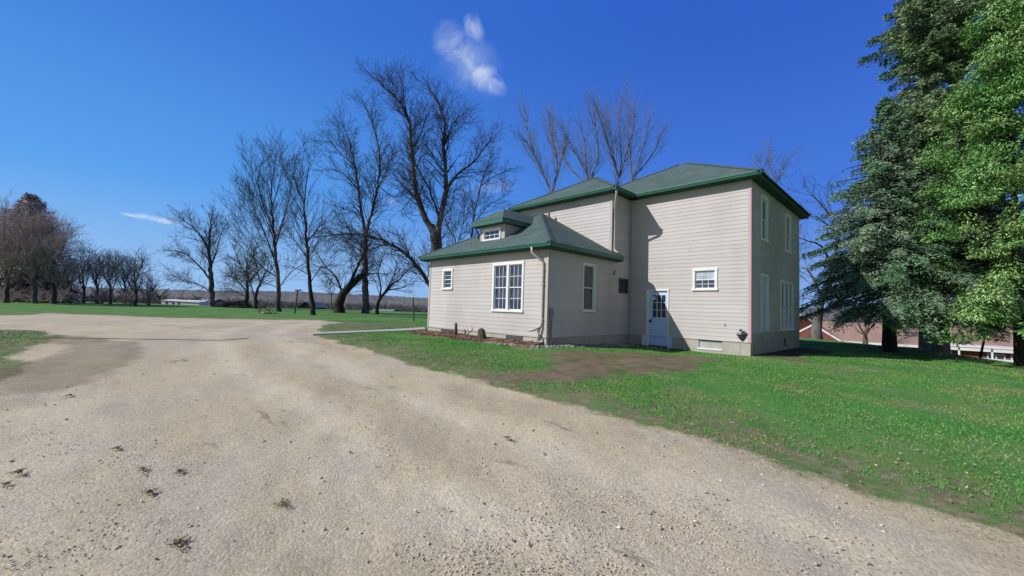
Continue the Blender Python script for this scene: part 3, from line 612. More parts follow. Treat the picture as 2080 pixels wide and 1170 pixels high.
# ------------------------------------------------------------------ evergreens
def leafmesh(name, P, T, Nn, ln, wd, curl=0):
    "diamond leaves at P along T with width axis from Nn"
    B_ = np.cross(T, Nn); B_ /= np.linalg.norm(B_, axis=1, keepdims=True)+1e-9
    a0 = P-T*ln[:, None]*.5; a2 = P+T*ln[:, None]*.5; a1 = P+B_*wd[:, None]*.5; a3 = P-B_*wd[:, None]*.5
    Vv = np.stack([a0, a1, a2, a3], 1).reshape(-1, 3); n = len(P)
    return npmesh(name, Vv, np.arange(4*n).reshape(n, 4))
def unit(a): return a/(np.linalg.norm(a, axis=-1, keepdims=True)+1e-9)
def conifer(name, label, b, H, z0, Rb, m, bark, tr, nbr=420, per=130, lean=(0, 0), droop=.25, shape=.8, leaf=.16, dead=0, hang=.12, seed=1, thin=.25, skip=None, group=None, prof=None):
    r = np.random.default_rng(seed); random.seed(seed)
    t = thing(name, tuple(b), label, 'tree', group); b = np.array(b)
    segs = []; n = 14
    for k in range(n):
        f0, f1 = k/n, (k+1)/n
        p0 = b+np.array([lean[0]*f0, lean[1]*f0, H*f0-.3*(k == 0)]); p1 = b+np.array([lean[0]*f1, lean[1]*f1, H*f1])
        segs.append((p0, p1, tr*(1-f0)*(1+.16*(k == 0))+.02, tr*(1-f1)+.02))
    PP = []; TT = []; NN = []
    nw = nbr//7
    for q in range(nbr):
        wk = (q//7)/nw; zz = z0+(H-z0)*(wk**1.2)+r.normal(0, .07); zz = min(max(zz, z0), H-.1); f = (zz-z0)/(H-z0)
        rad_ = Rb*(1-f)**shape*(.55+.55*r.random())*(1 if f > .08 else .75+3*f) + .15
        if prof: rad_ *= prof(zz)
        az = (q % 7)*2*math.pi/7+(q//7)*2.4+r.normal(0, .22)
        if skip and skip(zz, az, r): continue
        o = b+np.array([lean[0]*zz/H, lean[1]*zz/H, zz]); dr = np.array([math.cos(az), math.sin(az), 0]); sd_ = np.array([-dr[1], dr[0], 0])
        up = .35*(f-.35)
        bz = lambda u: rad_*(up*u - droop*u*u*(1-.5*f) + .18*droop*u**4)
        for k in range(5):
            u0, u1 = k/5*.92, (k+1)/5*.92
            segs.append((o+dr*rad_*u0+[0, 0, bz(u0)], o+dr*rad_*u1+[0, 0, bz(u1)], .012+.035*tr/.25*(1-u0)*min(1, rad_/2.5), .012+.035*tr/.25*(1-u1)*min(1, rad_/2.5)))
        m_ = int(per*min(1.5, (rad_/Rb)**1.2+.15)); 
        u = .18+.86*r.random(m_)**.75
        # branchlets: discrete side shoots
        nb = max(5, int(rad_*5)); ub = np.floor(u*nb)/nb; side = np.where(r.random(m_) < .5, -1, 1)
        w_ = r.random(m_); lat = side*w_*rad_*.30*(1.15-ub)
        P = o+dr*((ub*rad_+w_*rad_*.20*(1.1-ub))[:, None])+sd_*lat[:, None]
        P[:, 2] += np.array([bz(x) for x in ub])-hang*r.random(m_)**1.5*(1+w_)-w_*w_*.06*rad_
        P += r.normal(0, .035, P.shape)
        T = unit(dr*.7+sd_*(side*.75)[:, None]+r.normal(0, .45, P.shape)-np.array([0, 0, .25]))
        PP.append(P); TT.append(T); NN.append(unit(np.array([0, 0, .55])+dr*.75+r.normal(0, .6, P.shape)))
    P = np.concatenate(PP); T = np.concatenate(TT); Nn = np.concatenate(NN)
    # thin the crown in soft patches so that sky shows through
    c = vnoise(P[:, 0]*1.0+P[:, 2]*.7, P[:, 1]*1.0-P[:, 2]*.9, 1.3, seed+3)
    k = c > thin*r.random(len(P))*1.6
    P, T, Nn = P[k], T[k], Nn[k]; n = len(P)
    link('crown', leafmesh('crown', P, T, Nn, leaf*(.7+.8*r.random(n)), leaf*.27*(.7+.6*r.random(n))), m, t)
    sg = [(Vector(a_), Vector(b_), c_, d_) for a_, b_, c_, d_ in segs]
    ar = (np.array([tuple(x[0]) for x in sg]), np.array([tuple(x[1]) for x in sg]), np.array([x[2] for x in sg]), np.array([x[3] for x in sg]))
    link('trunk', segmesh('trunk', *ar, 7), bark, t)
    return t
def leafy(name, label, b, clumps, m, bark, segs, leaf=.11, per=420, seed=1, cat='tree'):
    "crown of many drooping leafy sprays"
    r = np.random.default_rng(seed); t = thing(name, tuple(b), label, cat)
    PP = []; TT = []; NN = []
    for (c, rad_) in clumps:
        n = int(per*rad_**2); d = unit(r.normal(0, 1, (n, 3))); rr = rad_*np.where(r.random(n) < .25, r.random(n), .72+.36*r.random(n))[:, None]
        P = np.array(c)+d*rr*np.array([1, 1, .7]); P[:, 2] -= (.25+.5*r.random(n))*rad_*(d[:, 0]**2+d[:, 1]**2)
        P += r.normal(0, .05*rad_, P.shape)
        PP.append(P); TT.append(unit(d*[1, 1, .4]+r.normal(0, .45, P.shape)-np.array([0, 0, .65]))); NN.append(unit(d+[0, 0, .6]+r.normal(0, .5, P.shape)))
    P = np.concatenate(PP); T = np.concatenate(TT); Nn = np.concatenate(NN); n = len(P)
    link('crown', leafmesh('crown', P, T, Nn, leaf*(.7+.9*r.random(n)), leaf*.34*(.7+.6*r.random(n))), m, t)
    ar = (np.array([x[0] for x in segs], float), np.array([x[1] for x in segs], float), np.array([x[2] for x in segs]), np.array([x[3] for x in segs]))
    link('trunk', segmesh('trunk', *ar, 8), bark, t)
    return t
# blue spruce
bS = gbase(1806, 19)
conifer('blue_spruce', 'blue-green spruce with dark trunk on the lawn right of the house', bS, 11.9, 2.1, 4.25, M['spruce'], M['bark_dark'], .25, nbr=300, per=1150, seed=5, leaf=.15, droop=.26, shape=.88, hang=.13, thin=.75)
# tall dull green conifer behind it, crown runs out of the top of the picture
bF = gbase(1878, 22.5)
conifer('tall_conifer', 'tall conifer with a slim brown trunk just right of the blue spruce', bF, 15.0, 4.0, 3.2, M['fir'], M['bark_brown'], .25, nbr=266, per=650, seed=8, leaf=.18, droop=.22, shape=.7, hang=.2, thin=.5)
bG = gbase(1904, 20.3)
conifer('tall_conifer', 'tallest conifer with the thickest pale trunk, crown running out of the top of the picture', bG, 21.5, 3.9, 3.9, M['fir'], M['bark_pale'], .38, nbr=455, per=1300, seed=12, leaf=.19, droop=.24, shape=.62, hang=.2, thin=.62, prof=lambda z: 1-.45*math.exp(-((z-13.3)/1.0)**2)+.35*math.exp(-((z-16.2)/.8)**2))
bB = gbase(2068, 15.5)
cl_ = []; sg_ = []; r_ = np.random.default_rng(4)
for k in range(10):
    sg_.append((bB+np.array([0, 0, 1.4*k-.3*(k == 0)]), bB+np.array([0, 0, 1.4*(k+1)]), .15*(1-k/11), .15*(1-(k+1)/11)))
for q in range(300):
    z = 1.5+12.6*r_.random()**1.05; f = (z-1.5)/14; rad_ = (3.6*(1-f)**.75)*(.12+.95*r_.random()**.7); a = r_.random()*2*math.pi
    p = bB+np.array([rad_*math.cos(a), rad_*math.sin(a), z-.12*rad_]); cl_.append((p, .28+.55*r_.random()**1.3))
    o = bB+np.array([0, 0, z+.1]); mid_ = (o+p)/2+[0, 0, .15]; sg_.append((o, mid_, .028, .018)); sg_.append((mid_, p, .018, .008))
leafy('green_conifer', 'bright fresh-green conifer with drooping sprays at the right edge of the picture', bB, cl_, M['bright'], M['bark_dark'], sg_, seed=6, leaf=.12, per=1700)
# yellowish low sapling beneath
bY = gbase(1985, 19.5); cl_ = []; sg_ = [(bY-[0, 0, .2], bY+[.2, 0, 1.0], .05, .04), (bY+[.2, 0, 1.0], bY+[.1, .1, 2.2], .04, .02)]
for q in range(16): cl_.append((bY+np.array([r_.normal(0, .55), r_.normal(0, .55), 1.0+1.6*r_.random()]), .22+.16*r_.random()))
M['olive'] = mat('olive_leaves', (.17, .21, .045), .85, (.10, .14, .035), 1.5, island=.5)
leafy('young_tree', 'small yellow-green tree under the bright conifer near the crest of the lawn', bY, cl_, M['olive'], M['bark_dark'], sg_, seed=9, leaf=.08, per=1500)
# far-left dark conifer
bD = gbase(42, 50)
conifer('dark_conifer', 'dense dark conifer behind the brown twiggy trees at the far left', bD, 13.3, .6, 5.0, M['darkfir'], M['bark_dark'], .35, nbr=420, per=170, seed=3, leaf=.42, droop=.2, shape=.62, hang=.5, thin=.1)
# undergrowth along the far edge of the grass
for k, (u, v, s, lab) in enumerate([(10, 596, 45, 'dark tangled shrub at the far left corner of the grass'), (60, 600, 46, 'brown leafless shrub below the dark conifer'), (110, 592, 47, 'brown leafless shrub at the foot of the row of scrubby trees'), (205, 600, 50, 'low leafless thicket under the middle of the far tree row'), (265, 602, 50, 'low leafless thicket under the right end of the far tree row')]):
    li = [([(u, 618), (u, 612), (u+2, v+6)], .07, .03)]
    for q in range(9):
        x = u+random.uniform(-20, 20); li.append(([(x, 618), (x+random.uniform(-4, 4), (618+v)/2), (x+random.uniform(-9, 9), v+random.uniform(-4, 6))], .04, .02, 1.0))
    bare_tree('shrub', lab, li, s, dict(rmin=.02, lv=2, bl=1.6), 'bark_brown', 'twig_brown', 'leafless shrubs along the far edge of the grass', nsub=2.6, cat='shrub')

# ------------------------------------------------------------------ far wood that reads as one mass
P0 = []; P1 = []; RA = []; RB = []
r_ = np.random.default_rng(77)
for q in range(1500):
    ang_ = YAW+r_.uniform(-1.0, 1.0); dd = r_.uniform(140, 480)
    if ang_ > YAW+.55 and dd < 210: dd += 120
    x = CAM[0]+math.sin(ang_)*dd; y = CAM[1]+math.cos(ang_)*dd; z = float(ground(x, y)); h = r_.uniform(5, 8.5)*(.85+.0006*dd)
    if 0: pass
    P0.append((x, y, z)); P1.append((x, y, z+h*.5)); RA.append(.25); RB.append(.15)
    for k in range(26):
        z1 = z+h*r_.uniform(.12, .65); a2 = r_.uniform(0, 2*math.pi); l2 = h*r_.uniform(.2, .45)
        P0.append((x, y, z1)); P1.append((x+math.cos(a2)*l2*.8, y+math.sin(a2)*l2*.8, min(z+h, z1+l2*.9))); RA.append(.13); RB.append(.05)
M['farwood'] = mat('far_wood_grey', (.16, .145, .145), .95, (.11, .10, .10), .02, col3=(.15, .155, .12), scale3=.03)
fw = link('far_wood', segmesh('far_wood', np.array(P0), np.array(P1), np.array(RA), np.array(RB), 3), M['farwood'])
tag(fw, 'grey-brown leafless wood along the horizon', 'wood', kind='stuff')
# ------------------------------------------------------------------ the farmhouse
HOUSE = thing('farmhouse', (-4.4, 1.0, 0), 'two-storey cream clapboard farmhouse with green hip roofs and a one-storey wing with a dormer', 'house')
COURSE = .136
def front(y): return lambda u, n, z: (u, y-n, z)      # wall facing -y
def right(x): return lambda u, n, z: (x+n, u, z)      # wall facing +x
def left(x): return lambda u, n, z: (x-n, u, z)
def back(y): return lambda u, n, z: (u, y+n, z)
class LB(MB):
    def __init__(s, f): super().__init__(); s.fn = f
    def build(s, *a, **k):
        s.v = [s.fn(*p) for p in s.v]; return super().build(*a, **k)
def clap(fn, u0, u1, z0, z1, holes=(), name='wall', zs=.46, sm_='siding'):
    mb = LB(fn); k = math.floor((z0-zs)/COURSE); z = zs+k*COURSE
    while z < z1:
        za, zb = z, z+COURSE
        cuts = sorted({max(za, z0), min(zb, z1)} | {q for h in holes for q in (h[2], h[3]) if max(za, z0) < q < min(zb, z1)})
        off = lambda q: .012-.0095*(q-za)/COURSE
        for a, b_ in zip(cuts[:-1], cuts[1:]):
            mid = (a+b_)/2; sp = [(u0, u1)]
            for h in holes:
                if h[2] < mid < h[3]:
                    ns = []
                    for p, q in sp:
                        if h[1] <= p or h[0] >= q: ns.append((p, q)); continue
                        if h[0] > p: ns.append((p, h[0]))
                        if h[1] < q: ns.append((h[1], q))
                    sp = ns
            sp2 = []
            for p, q in sp:          # boards are butted every few metres
                jr = random.Random(int(z*1000)+int(p*100)); x_ = p+jr.uniform(.4, 3.2)
                while x_ < q-.3: sp2.append((p, x_-.002)); p = x_; x_ += jr.uniform(2.2, 3.9)
                sp2.append((p, q))
            for p, q in sp2:
                mb.poly([(p, off(a), a), (q, off(a), a), (q, off(b_), b_), (p, off(b_), b_)])
                if a == max(za, z0): mb.poly([(p, 0, a), (q, 0, a), (q, off(a), a), (p, off(a), a)])
        z = zb
    return mb.build(name, M[sm_], HOUSE)
def window(fn, u0, u1, z0, z1, cols=3, rows=(2, 2), units=1, cw=.085, label=None, glass_top='glass', glass_bot='glass', drop=True, sill=True, single=False):
    f = LB(fn)
    f.box(u0, u0+cw, -.06, .038, z0, z1); f.box(u1-cw, u1, -.06, .038, z0, z1)
    f.box(u0-.012, u1+.012, -.06, .046, z1-cw, z1+.012)
    if sill: f.box(u0-.02, u1+.02, -.06, .065, z0-.02, z0+cw*.6)
    else: f.box(u0, u1, -.06, .036, z0, z0+cw)
    zb = z0+cw*.6; w_ = (u1-u0-2*cw-(units-1)*.11)/units
    for k in range(1, units): x = u0+cw+k*w_+(k-1)*.11; f.box(x, x+.11, -.06, .034, zb, z1-cw)
    win = f.build('window', M['white'], HOUSE, bevel=.004)
    if label: win['label'] = label
    s = LB(fn); g1 = LB(fn); g2 = LB(fn); mus = []
    for k in range(units):
        a = u0+cw+k*(w_+.11); b_ = a+w_; zm = (zb+z1-cw)/2
        for (za, zc, n, g, rw) in (((zb, z1-cw, -.012, g1, rows[0]),) if single else ((zm-.018, z1-cw, -.012, g1, rows[0]), (zb, zm+.018, -.035, g2, rows[1]))):
            e = .032; mu = LB(fn); mus.append(mu)
            s.box(a, a+e, n-.03, n, za, zc); s.box(b_-e, b_, n-.03, n, za, zc); s.box(a+e, b_-e, n-.03, n, zc-e, zc); s.box(a+e, b_-e, n-.03, n, za, za+e)
            g.poly([(a+e, n-.018, za+e), (b_-e, n-.018, za+e), (b_-e, n-.018, zc-e), (a+e, n-.018, zc-e)])
            for q in range(1, cols): x = a+e+(b_-a-2*e)*q/cols; mu.box(x-.008, x+.008, n-.017, n-.004, za+e, zc-e)
            for q in range(1, rw): y = za+e+(zc-za-2*e)*q/rw; mu.box(a+e, b_-e, n-.017, n-.006, y-.008, y+.008)
    s.build('sash', M['white'], win)
    g1.build('pane', M[glass_top], win); 
    if g2.v: g2.build('pane', M[glass_bot], win)
    for mu in mus:
        if mu.v: mu.build('muntin', M['white'], win)
    return win
X0, XW, XM = -4.39, -11.03, -9.33       # junction line, wing left end, middle block left end
YW, YM, DM = -5.08, -1.41, 7.23
HS, HT = 5.86, 6.00; WS, WT = 3.25, 3.41
MX = -7.66                              # far left of the main block
# walls ---------------------------------------------------------
FW, FM, F0, RW, R0_ = front(YW), front(YM), front(0), right(X0), right(0)
h = lambda a, b, c, d: (a+.03, b-.03, c+.03, d-.03)
big = (-6.98, -5.43, 1.22, 2.92); small = (-10.07, -9.38, 2.03, 2.86)
clap(FW, XW, X0, .44, WS, [h(*big), h(*small)])
sidew = (-3.24, -2.47, 1.31, 3.00); darkw = (-.85, -.15, 2.06, 2.65)
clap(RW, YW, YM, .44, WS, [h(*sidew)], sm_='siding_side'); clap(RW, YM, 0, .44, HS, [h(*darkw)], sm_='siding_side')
clap(FM, XM, X0, 2.9, HS)
door = (-3.64, -2.75, .06, 2.22); mainw = (-1.88, -1.03, 2.19, 2.96)
clap(F0, X0, 0, .46, HS, [(door[0]+.02, door[1]-.02, 0, door[3]-.02), h(*mainw)])
ru1 = (1.12, 1.93, 4.00, 5.60); ru2 = (4.63, 5.55, 4.00, 5.60); rl = (1.08, 2.05, .80, 2.82); rb = (3.80, 5.95, .80, 2.78)
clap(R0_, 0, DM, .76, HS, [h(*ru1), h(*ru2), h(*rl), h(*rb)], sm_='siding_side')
clap(left(MX), 0, DM, .46, HS); clap(back(DM), MX, 0, .46, HS); clap(left(XM), YM, 1.0, 2.9, HS); clap(left(XW), YW, YM, .44, WS); clap(back(YM), XW, XM+.1, .44, WS); clap(left(XM+.05), YM, 0, .44, 3.0); clap(back(0), XM, MX, .46, HS)
# corner boards
def corner(x, y, z0, z1, sx, sy, m='corner', w_=.075, parent=HOUSE, t=.024):
    "L board: sx, sy give the outward directions"
    mb = MB(); a, b_ = sorted((x-sx*w_, x+sx*t)); c, d = sorted((y, y+sy*t)); mb.box(a, b_, c, d, z0, z1)
    a, b_ = sorted((x, x+sx*t)); c, d = sorted((y-sy*w_, y)); mb.box(a, b_, c, d, z0, z1)
    return mb.build('corner_board', M[m], parent)
corner(X0, YW, .44, WS, 1, -1); corner(XW, YW, .44, WS, -1, -1); corner(X0, YM, 3.4, HS, 1, -1); corner(XM, YM, 2.9, HS, -1, -1)
corner(0, 0, .46, HS, 1, -1)
ps = MB(); ps.box(.008, .031, -.031, -.0245, .44, HS-.27); ps.box(.0245, .031, -.0245, .010, .44, HS-.27); o_ = ps.build('fringe_strip', M['pink'], HOUSE); o_['label'] = 'thin magenta strip added as a colour fringe down the corner board'  # chromatic fringe along the corner, added as a coloured strip
ib = MB(); ib.box(X0+.022, X0+.06, -.05, -.021, .46, HS); ib.build('corner_board', M['corner'], HOUSE)
# foundations ----------------------------------------------------
fd = MB()
fd.box(XW, X0-.001, YW+.004, YW+.25, -.6, .44)
fd.box(X0-.25, X0-.004, YW+.25, -.002, -.6, .44)
fd.box(XW+.004, XW+.25, YW+.25, YM, -.6, .44)
bw = (-1.69, -.87, .13, .43)
fd.box(X0, -3.63, .004, .25, -.6, .46); fd.box(-2.76, bw[0], .004, .25, -.6, .46); fd.box(-3.63, -2.76, .004, .25, -.6, .07); fd.box(bw[1], -.004, .004, .25, -.6, .46); fd.box(bw[0], bw[1], .004, .25, -.6, bw[2]); fd.box(bw[0], bw[1], .12, .25, bw[2], .46)
rw_ = (4.44, 4.95, .18, .50)
fd.box(-.25, -.006, .25, rw_[0], -.6, .475); fd.box(-.25, -.006, rw_[1], DM-.004, -.6, .475); fd.box(-.25, -.006, rw_[0], rw_[1], -.6, rw_[2]); fd.box(-.25, -.12, rw_[0], rw_[1], rw_[2], .475)
fd.box(MX+.004, -.25, DM-.25, DM-.004, -.6, .46); fd.box(MX+.004, MX+.25, .25, DM-.25, -.6, .46)
FD = fd
f2 = MB(); f2.box(-.2, .004, .002, DM, .478, .76)
for y in np.arange(.9, 7, .92): f2.box(.004, .006, y+.4, y+.41, .485, .755)
o_ = f2.build('foundation', M['found'], HOUSE); o_['label'] = 'upper course of foundation blocks'
nfd = len(FD.f); jt = FD
for y in np.arange(.9, 7, .92): jt.box(-.006, -.003, y, y+.012, -.1, .47)
for y in np.arange(-4.3, -.3, 1.25): jt.box(X0-.004, X0-.001, y, y+.012, -.1, .43)
for x in (-.32,): jt.box(x, x+.01, .001, .004, -.1, .45)
o_ = FD.build('foundation', [M['found'], M['vent']], HOUSE)
for k, p_ in enumerate(o_.data.polygons): p_.material_index = int(k >= nfd)
wl = MB(); wl.box(XW-.01, X0-.01, YW-.022, YW+.003, .425, .44); wl.build('water_table', M['corner'], HOUSE); wl = MB(); wl.box(X0+.01, -.01, -.022, .003, .447, .46); wl.build('water_table', M['corner'], HOUSE)
# basement windows and vents
b_ = LB(F0); b_.box(bw[0]+.02, bw[1]-.02, -.10, -.06, bw[2]+.03, bw[3]-.01); bo = b_.build('basement_window', M['board'], HOUSE); bo['label'] = 'grey boarded basement window with a white sill'
b_ = LB(F0); b_.box(bw[0], bw[1]+.01, -.09, .02, bw[2]-.02, bw[2]+.028); b_.box(bw[0], bw[0]+.02, -.1, -.01, bw[2]+.03, bw[3]); b_.build('sill', M['white'], bo)
b_ = LB(R0_); b_.box(rw_[0]+.02, rw_[1]-.02, -.11, -.08, rw_[2], rw_[3]-.03); b_.build('basement_window', M['dark'], HOUSE)
def fvent(u0, u1, z0, z1):
    a = LB(FW); a.box(u0, u1, -.002, .006, z0, z1); v_ = a.build('foundation_vent', M['dark'], HOUSE)
    a = LB(FW); n = max(2, int((z1-z0)/.03))
    for q in range(n): z = z0+.01+(z1-z0-.02)*q/n; a.box(u0+.02, u1-.02, .007, .016, z, z+.012)
    a.box(u0, u1, .006, .02, z1-.012, z1); a.build('louvre', M['vent'], v_)
fvent(-6.22, -5.42, .27, .425); fvent(-10.07, -9.2, .30, .425)
# windows --------------------------------------------------------
window(FW, *big, cols=3, rows=(2, 2), units=2, label='large double window with twelve small lights to each side')
window(FW, *small, cols=1, rows=(2, 2), label='small upright window near the left end of the wing')
window(F0, *mainw, cols=3, rows=(2, 2), glass_top='glass_light', label='small wide window right of the door')
wn = window(RW, *sidew, cols=1, rows=(1, 1), glass_top='curtain', glass_bot='curtain', cw=.06, label='tall curtained window in the shaded side of the wing')
a = LB(RW); a.box(-2.62, -2.545, -.048, -.046, 1.36, 2.14); a.build('pane', M['glass'], wn)
M['duskframe'] = mat('dark_frame', (.10, .105, .12), .5, (.07, .075, .09), 4)
a = LB(RW); u0, u1, z0, z1 = darkw
a.box(u0, u0+.06, -.05, .03, z0, z1); a.box(u1-.06, u1, -.05, .03, z0, z1); a.box(u0+.06, u1-.06, -.05, .028, z1-.06, z1); a.box(u0+.06, u1-.06, -.05, .032, z0, z0+.05); a.box((u0+u1)/2-.02, (u0+u1)/2+.02, -.04, .01, z0+.05, z1-.06)
dw = a.build('window', M['duskframe'], HOUSE); dw['label'] = 'small dark-framed window in the shaded inner corner'
a = LB(RW); a.poly([(u0+.06, -.03, z0+.05), (u1-.06, -.03, z0+.05), (u1-.06, -.03, z1-.06), (u0+.06, -.03, z1-.06)]); a.build('pane', M['glass'], dw)
window(R0_, *ru1, cols=1, rows=(1, 1), cw=.10, label='narrow upstairs window nearest the corner with the magenta fringe'); window(R0_, *ru2, cols=1, rows=(1, 1), cw=.12, label='upstairs window at the back of the shaded side')
a = LB(R0_); u0, u1, z0, z1 = rl; a.box(u0, u0+.10, -.04, .04, z0, z1); a.box(u1-.10, u1, -.04, .04, z0, z1); a.box(u0+.1, u1-.1, -.04, .042, z1-.1, z1); pn = a.build('window', M['white'], HOUSE); pn['label'] = 'tall downstairs window covered by a white blind'
a = LB(R0_); a.box(u0+.1, u1-.1, -.03, -.02, z0, z1-.1); a.build('blind', M['blind'], pn)
tw_ = window(R0_, *rb, cols=1, rows=(1, 1), units=3, cw=.12, label='triple window with wide white posts low on the shaded side')
# attic style trims: little lamp and hook
a = LB(RW); a.box(-1.25, -1.19, .02, .06, 2.74, 2.80); a.tube([(-1.22, .06, 2.80), (-1.22, .07, 2.86), (-1.22, .05, 2.92)], .018, 6); a.build('wall_bracket', M['vent'], HOUSE)
a = LB(F0); a.box(-.80, -.77, .02, .05, .98, 1.0); a.tube([(-.785, .035, 1.0), (-.785, .035, 1.05)], .008, 6); a.build('faucet', M['vent'], HOUSE)
# door -----------------------------------------------------------
u0, u1, z0, z1 = door
a = LB(F0); a.box(u0, u0+.125, -.05, .036, z0, z1); a.box(u1-.05, u1, -.05, .036, z0, z1); a.box(u0-.015, u1+.015, -.05, .042, z1-.045, z1+.01)
dr = a.build('door', M['white'], HOUSE, bevel=.004); dr['label'] = 'white door tinted blue as if shaded, with nine small lights and a white frame'
a = LB(F0); gx0, gx1, gz0, gz1 = -3.41, -2.89, 1.165, 2.015; sx0, sx1, sz0, sz1 = u0+.125, u1-.05, .11, z1-.045
n0, n1 = -.075, -.035
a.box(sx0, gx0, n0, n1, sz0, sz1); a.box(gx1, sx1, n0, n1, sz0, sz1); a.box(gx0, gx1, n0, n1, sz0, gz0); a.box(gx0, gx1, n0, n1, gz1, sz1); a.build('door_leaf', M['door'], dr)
a = LB(F0); a.poly([(gx0, -.06, gz0), (gx1, -.06, gz0), (gx1, -.06, gz1), (gx0, -.06, gz1)]); a.build('pane', M['glass'], dr)
a = LB(F0)
for q in (1, 2):
    x = gx0+(gx1-gx0)*q/3; z = gz0+(gz1-gz0)*q/3; a.box(x-.011, x+.011, -.058, -.03, gz0, gz1); a.box(gx0, gx1, -.057, -.032, z-.011, z+.011)
a.box(gx0-.02, gx0, -.034, -.025, gz0-.02, gz1+.02); a.box(gx1, gx1+.02, -.034, -.025, gz0-.02, gz1+.02); a.box(gx0, gx1, -.034, -.025, gz1, gz1+.02); a.box(gx0, gx1, -.034, -.025, gz0-.02, gz0); a.build('muntin', M['white'], dr)
a = LB(F0); a.box(-3.40, -3.31, -.056, -.052, 1.83, 1.96); a.build('paper_note', M['white'], dr)
a = LB(F0); a.box(-3.515, -3.455, -.034, -.012, .96, 1.08); a.tube([(-3.485, -.012, 1.0), (-3.485, .03, 1.0), (-3.485, .05, 1.0)], [.02, .02, .032], 10); a.build('handle', M['black'], dr)
a = LB(F0); a.box(sx0, sx1, -.07, .05, .075, .108); a.build('threshold', M['vent'], dr)
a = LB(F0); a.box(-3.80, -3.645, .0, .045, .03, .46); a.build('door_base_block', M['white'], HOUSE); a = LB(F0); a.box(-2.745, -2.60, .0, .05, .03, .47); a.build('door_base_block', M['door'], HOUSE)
a = LB(F0); a.box(-3.66, -2.74, .02, .30, -.12, .05); M['oldwood'] = mat('old_dark_wood', (.07, .058, .05), .9, (.04, .034, .03), 6, .5, 30); a.build('doorstep', M['oldwood'], HOUSE, bevel=.01)
# dryer vent with torn black cover
a = LB(F0); a.box(-.40, -.25, .02, .10, .70, .81); a.poly([(-.41, .02, .82), (-.24, .02, .82), (-.24, .13, .74), (-.41, .13, .74)]); a.box(-.40, -.38, .02, .12, .66, .74)
dv = a.build('dryer_vent', M['board'], HOUSE); dv['label'] = 'white vent hood with torn black flap near the corner'
r_ = random.Random(3); a = LB(F0); cx_, cz_ = -.235, .70; ring = []
for q in range(22):
    t = 2*math.pi*q/22; rr = (.115+.045*r_.random()+.03*math.sin(3*t+1)); ring.append((cx_+rr*.85*math.cos(t), cz_+rr*1.25*math.sin(t)))
n_ = len(a.v); a.v += [(x, .034+.02*r_.random(), z) for x, z in ring]+[(cx_, .07, cz_)]+[(x, .018, z) for x, z in ring]
for q in range(22): q2 = (q+1) % 22; a.f.append((n_+q, n_+q2, n_+22)); a.f.append((n_+q, n_+q2, n_+23+q2, n_+23+q))
a.build('torn_flap', M['black'], dv)
# conduit
a = MB(); a.box(X0+.02, X0+.09, -4.99, -4.87, 1.06, 1.37); a.tube([(X0+.055, -4.93, 1.06), (X0+.055, -4.93, -.05)], .028, 8); a.build('conduit', M['greyspout'], HOUSE)
# roofs ----------------------------------------------------------
def roof(name, polys, m='shingle', parent=HOUSE, thick=.03):
    vs = []; fs = []; uvs = []
    for P in polys:
        P = [Vector(p) for p in P]; e = (P[1]-P[0]).normalized(); nn = (P[1]-P[0]).cross(P[2]-P[0]).normalized()
        if nn.z < 0: nn = -nn
        up = nn.cross(e)
        if up.z < 0: up = -up
        n = len(vs); vs += [tuple(p) for p in P]; fs.append(tuple(range(n, n+len(P)))); uvs += [(p.dot(e), p.dot(up)) for p in P]
    me = bpy.data.meshes.new(name); me.from_pydata(vs, [], fs); uv = me.uv_layers.new(name='UVMap')
    for k, l in enumerate(me.loops): uv.data[k].uv = uvs[l.vertex_index]
    me.update(); o = link(name, me, M[m], parent)
    # weld so that the solidified sheet is closed
    wl_ = o.modifiers.new('weld', 'WELD'); so_ = o.modifiers.new('solidify', 'SOLIDIFY'); so_.thickness = thick; so_.offset = -1 if True else 0
    return o
PT = .56
def hipcaps(name, lines, parent=HOUSE):
    for p, q in lines:
        mb = MB()
        p = Vector(p); q = Vector(q); n = max(2, int((q-p).length/.22)); d = (q-p)/n; s_ = d.cross(Vector((0, 0, 1))).normalized()
        for k in range(n):
            a = p+d*k+Vector((0, 0, .022+.010)); b2 = p+d*(k+1.12)+Vector((0, 0, .022)); w_ = .13
            mb.poly([a-s_*w_-Vector((0, 0, .052)), a, b2, b2-s_*w_-Vector((0, 0, .052))]); mb.poly([a, a+s_*w_-Vector((0, 0, .052)), b2+s_*w_-Vector((0, 0, .052)), b2])
        mb.build(name, M['cap'], parent)
M['fdark'] = mat('shaded_green_board', (.018, .085, .060), .6, (.014, .07, .05), 2)  # darker fascia green, with the shadow below the gutter put into the colour
M['cap'] = mat('hip_cap_shingles', (.095, .145, .13), .9, (.07, .11, .098), 8, .4, 60)
ov = .40
x0, x1, y0, y1 = MX-ov, ov, -ov, DM+ov; hd = (y1-y0)/2; zt = HT+PT*hd; ra, rb_ = x0+hd, x1-hd; ym = (y0+y1)/2
if ra > rb_: ra = rb_ = (x0+x1)/2
rm = roof('roof', [[(x0, y0, HT), (x1, y0, HT), (rb_, ym, zt), (ra, ym, zt)], [(x1, y0, HT), (x1, y1, HT), (rb_, ym, zt)], [(x1, y1, HT), (x0, y1, HT), (ra, ym, zt), (rb_, ym, zt)], [(x0, y1, HT), (x0, y0, HT), (ra, ym, zt)]])
hipcaps('hip_cap', [((x1, y0, HT), (rb_, ym, zt)), ((x0, y0, HT), (ra, ym, zt)), ((x1, y1, HT), (rb_, ym, zt)), ((x0, y1, HT), (ra, ym, zt))])
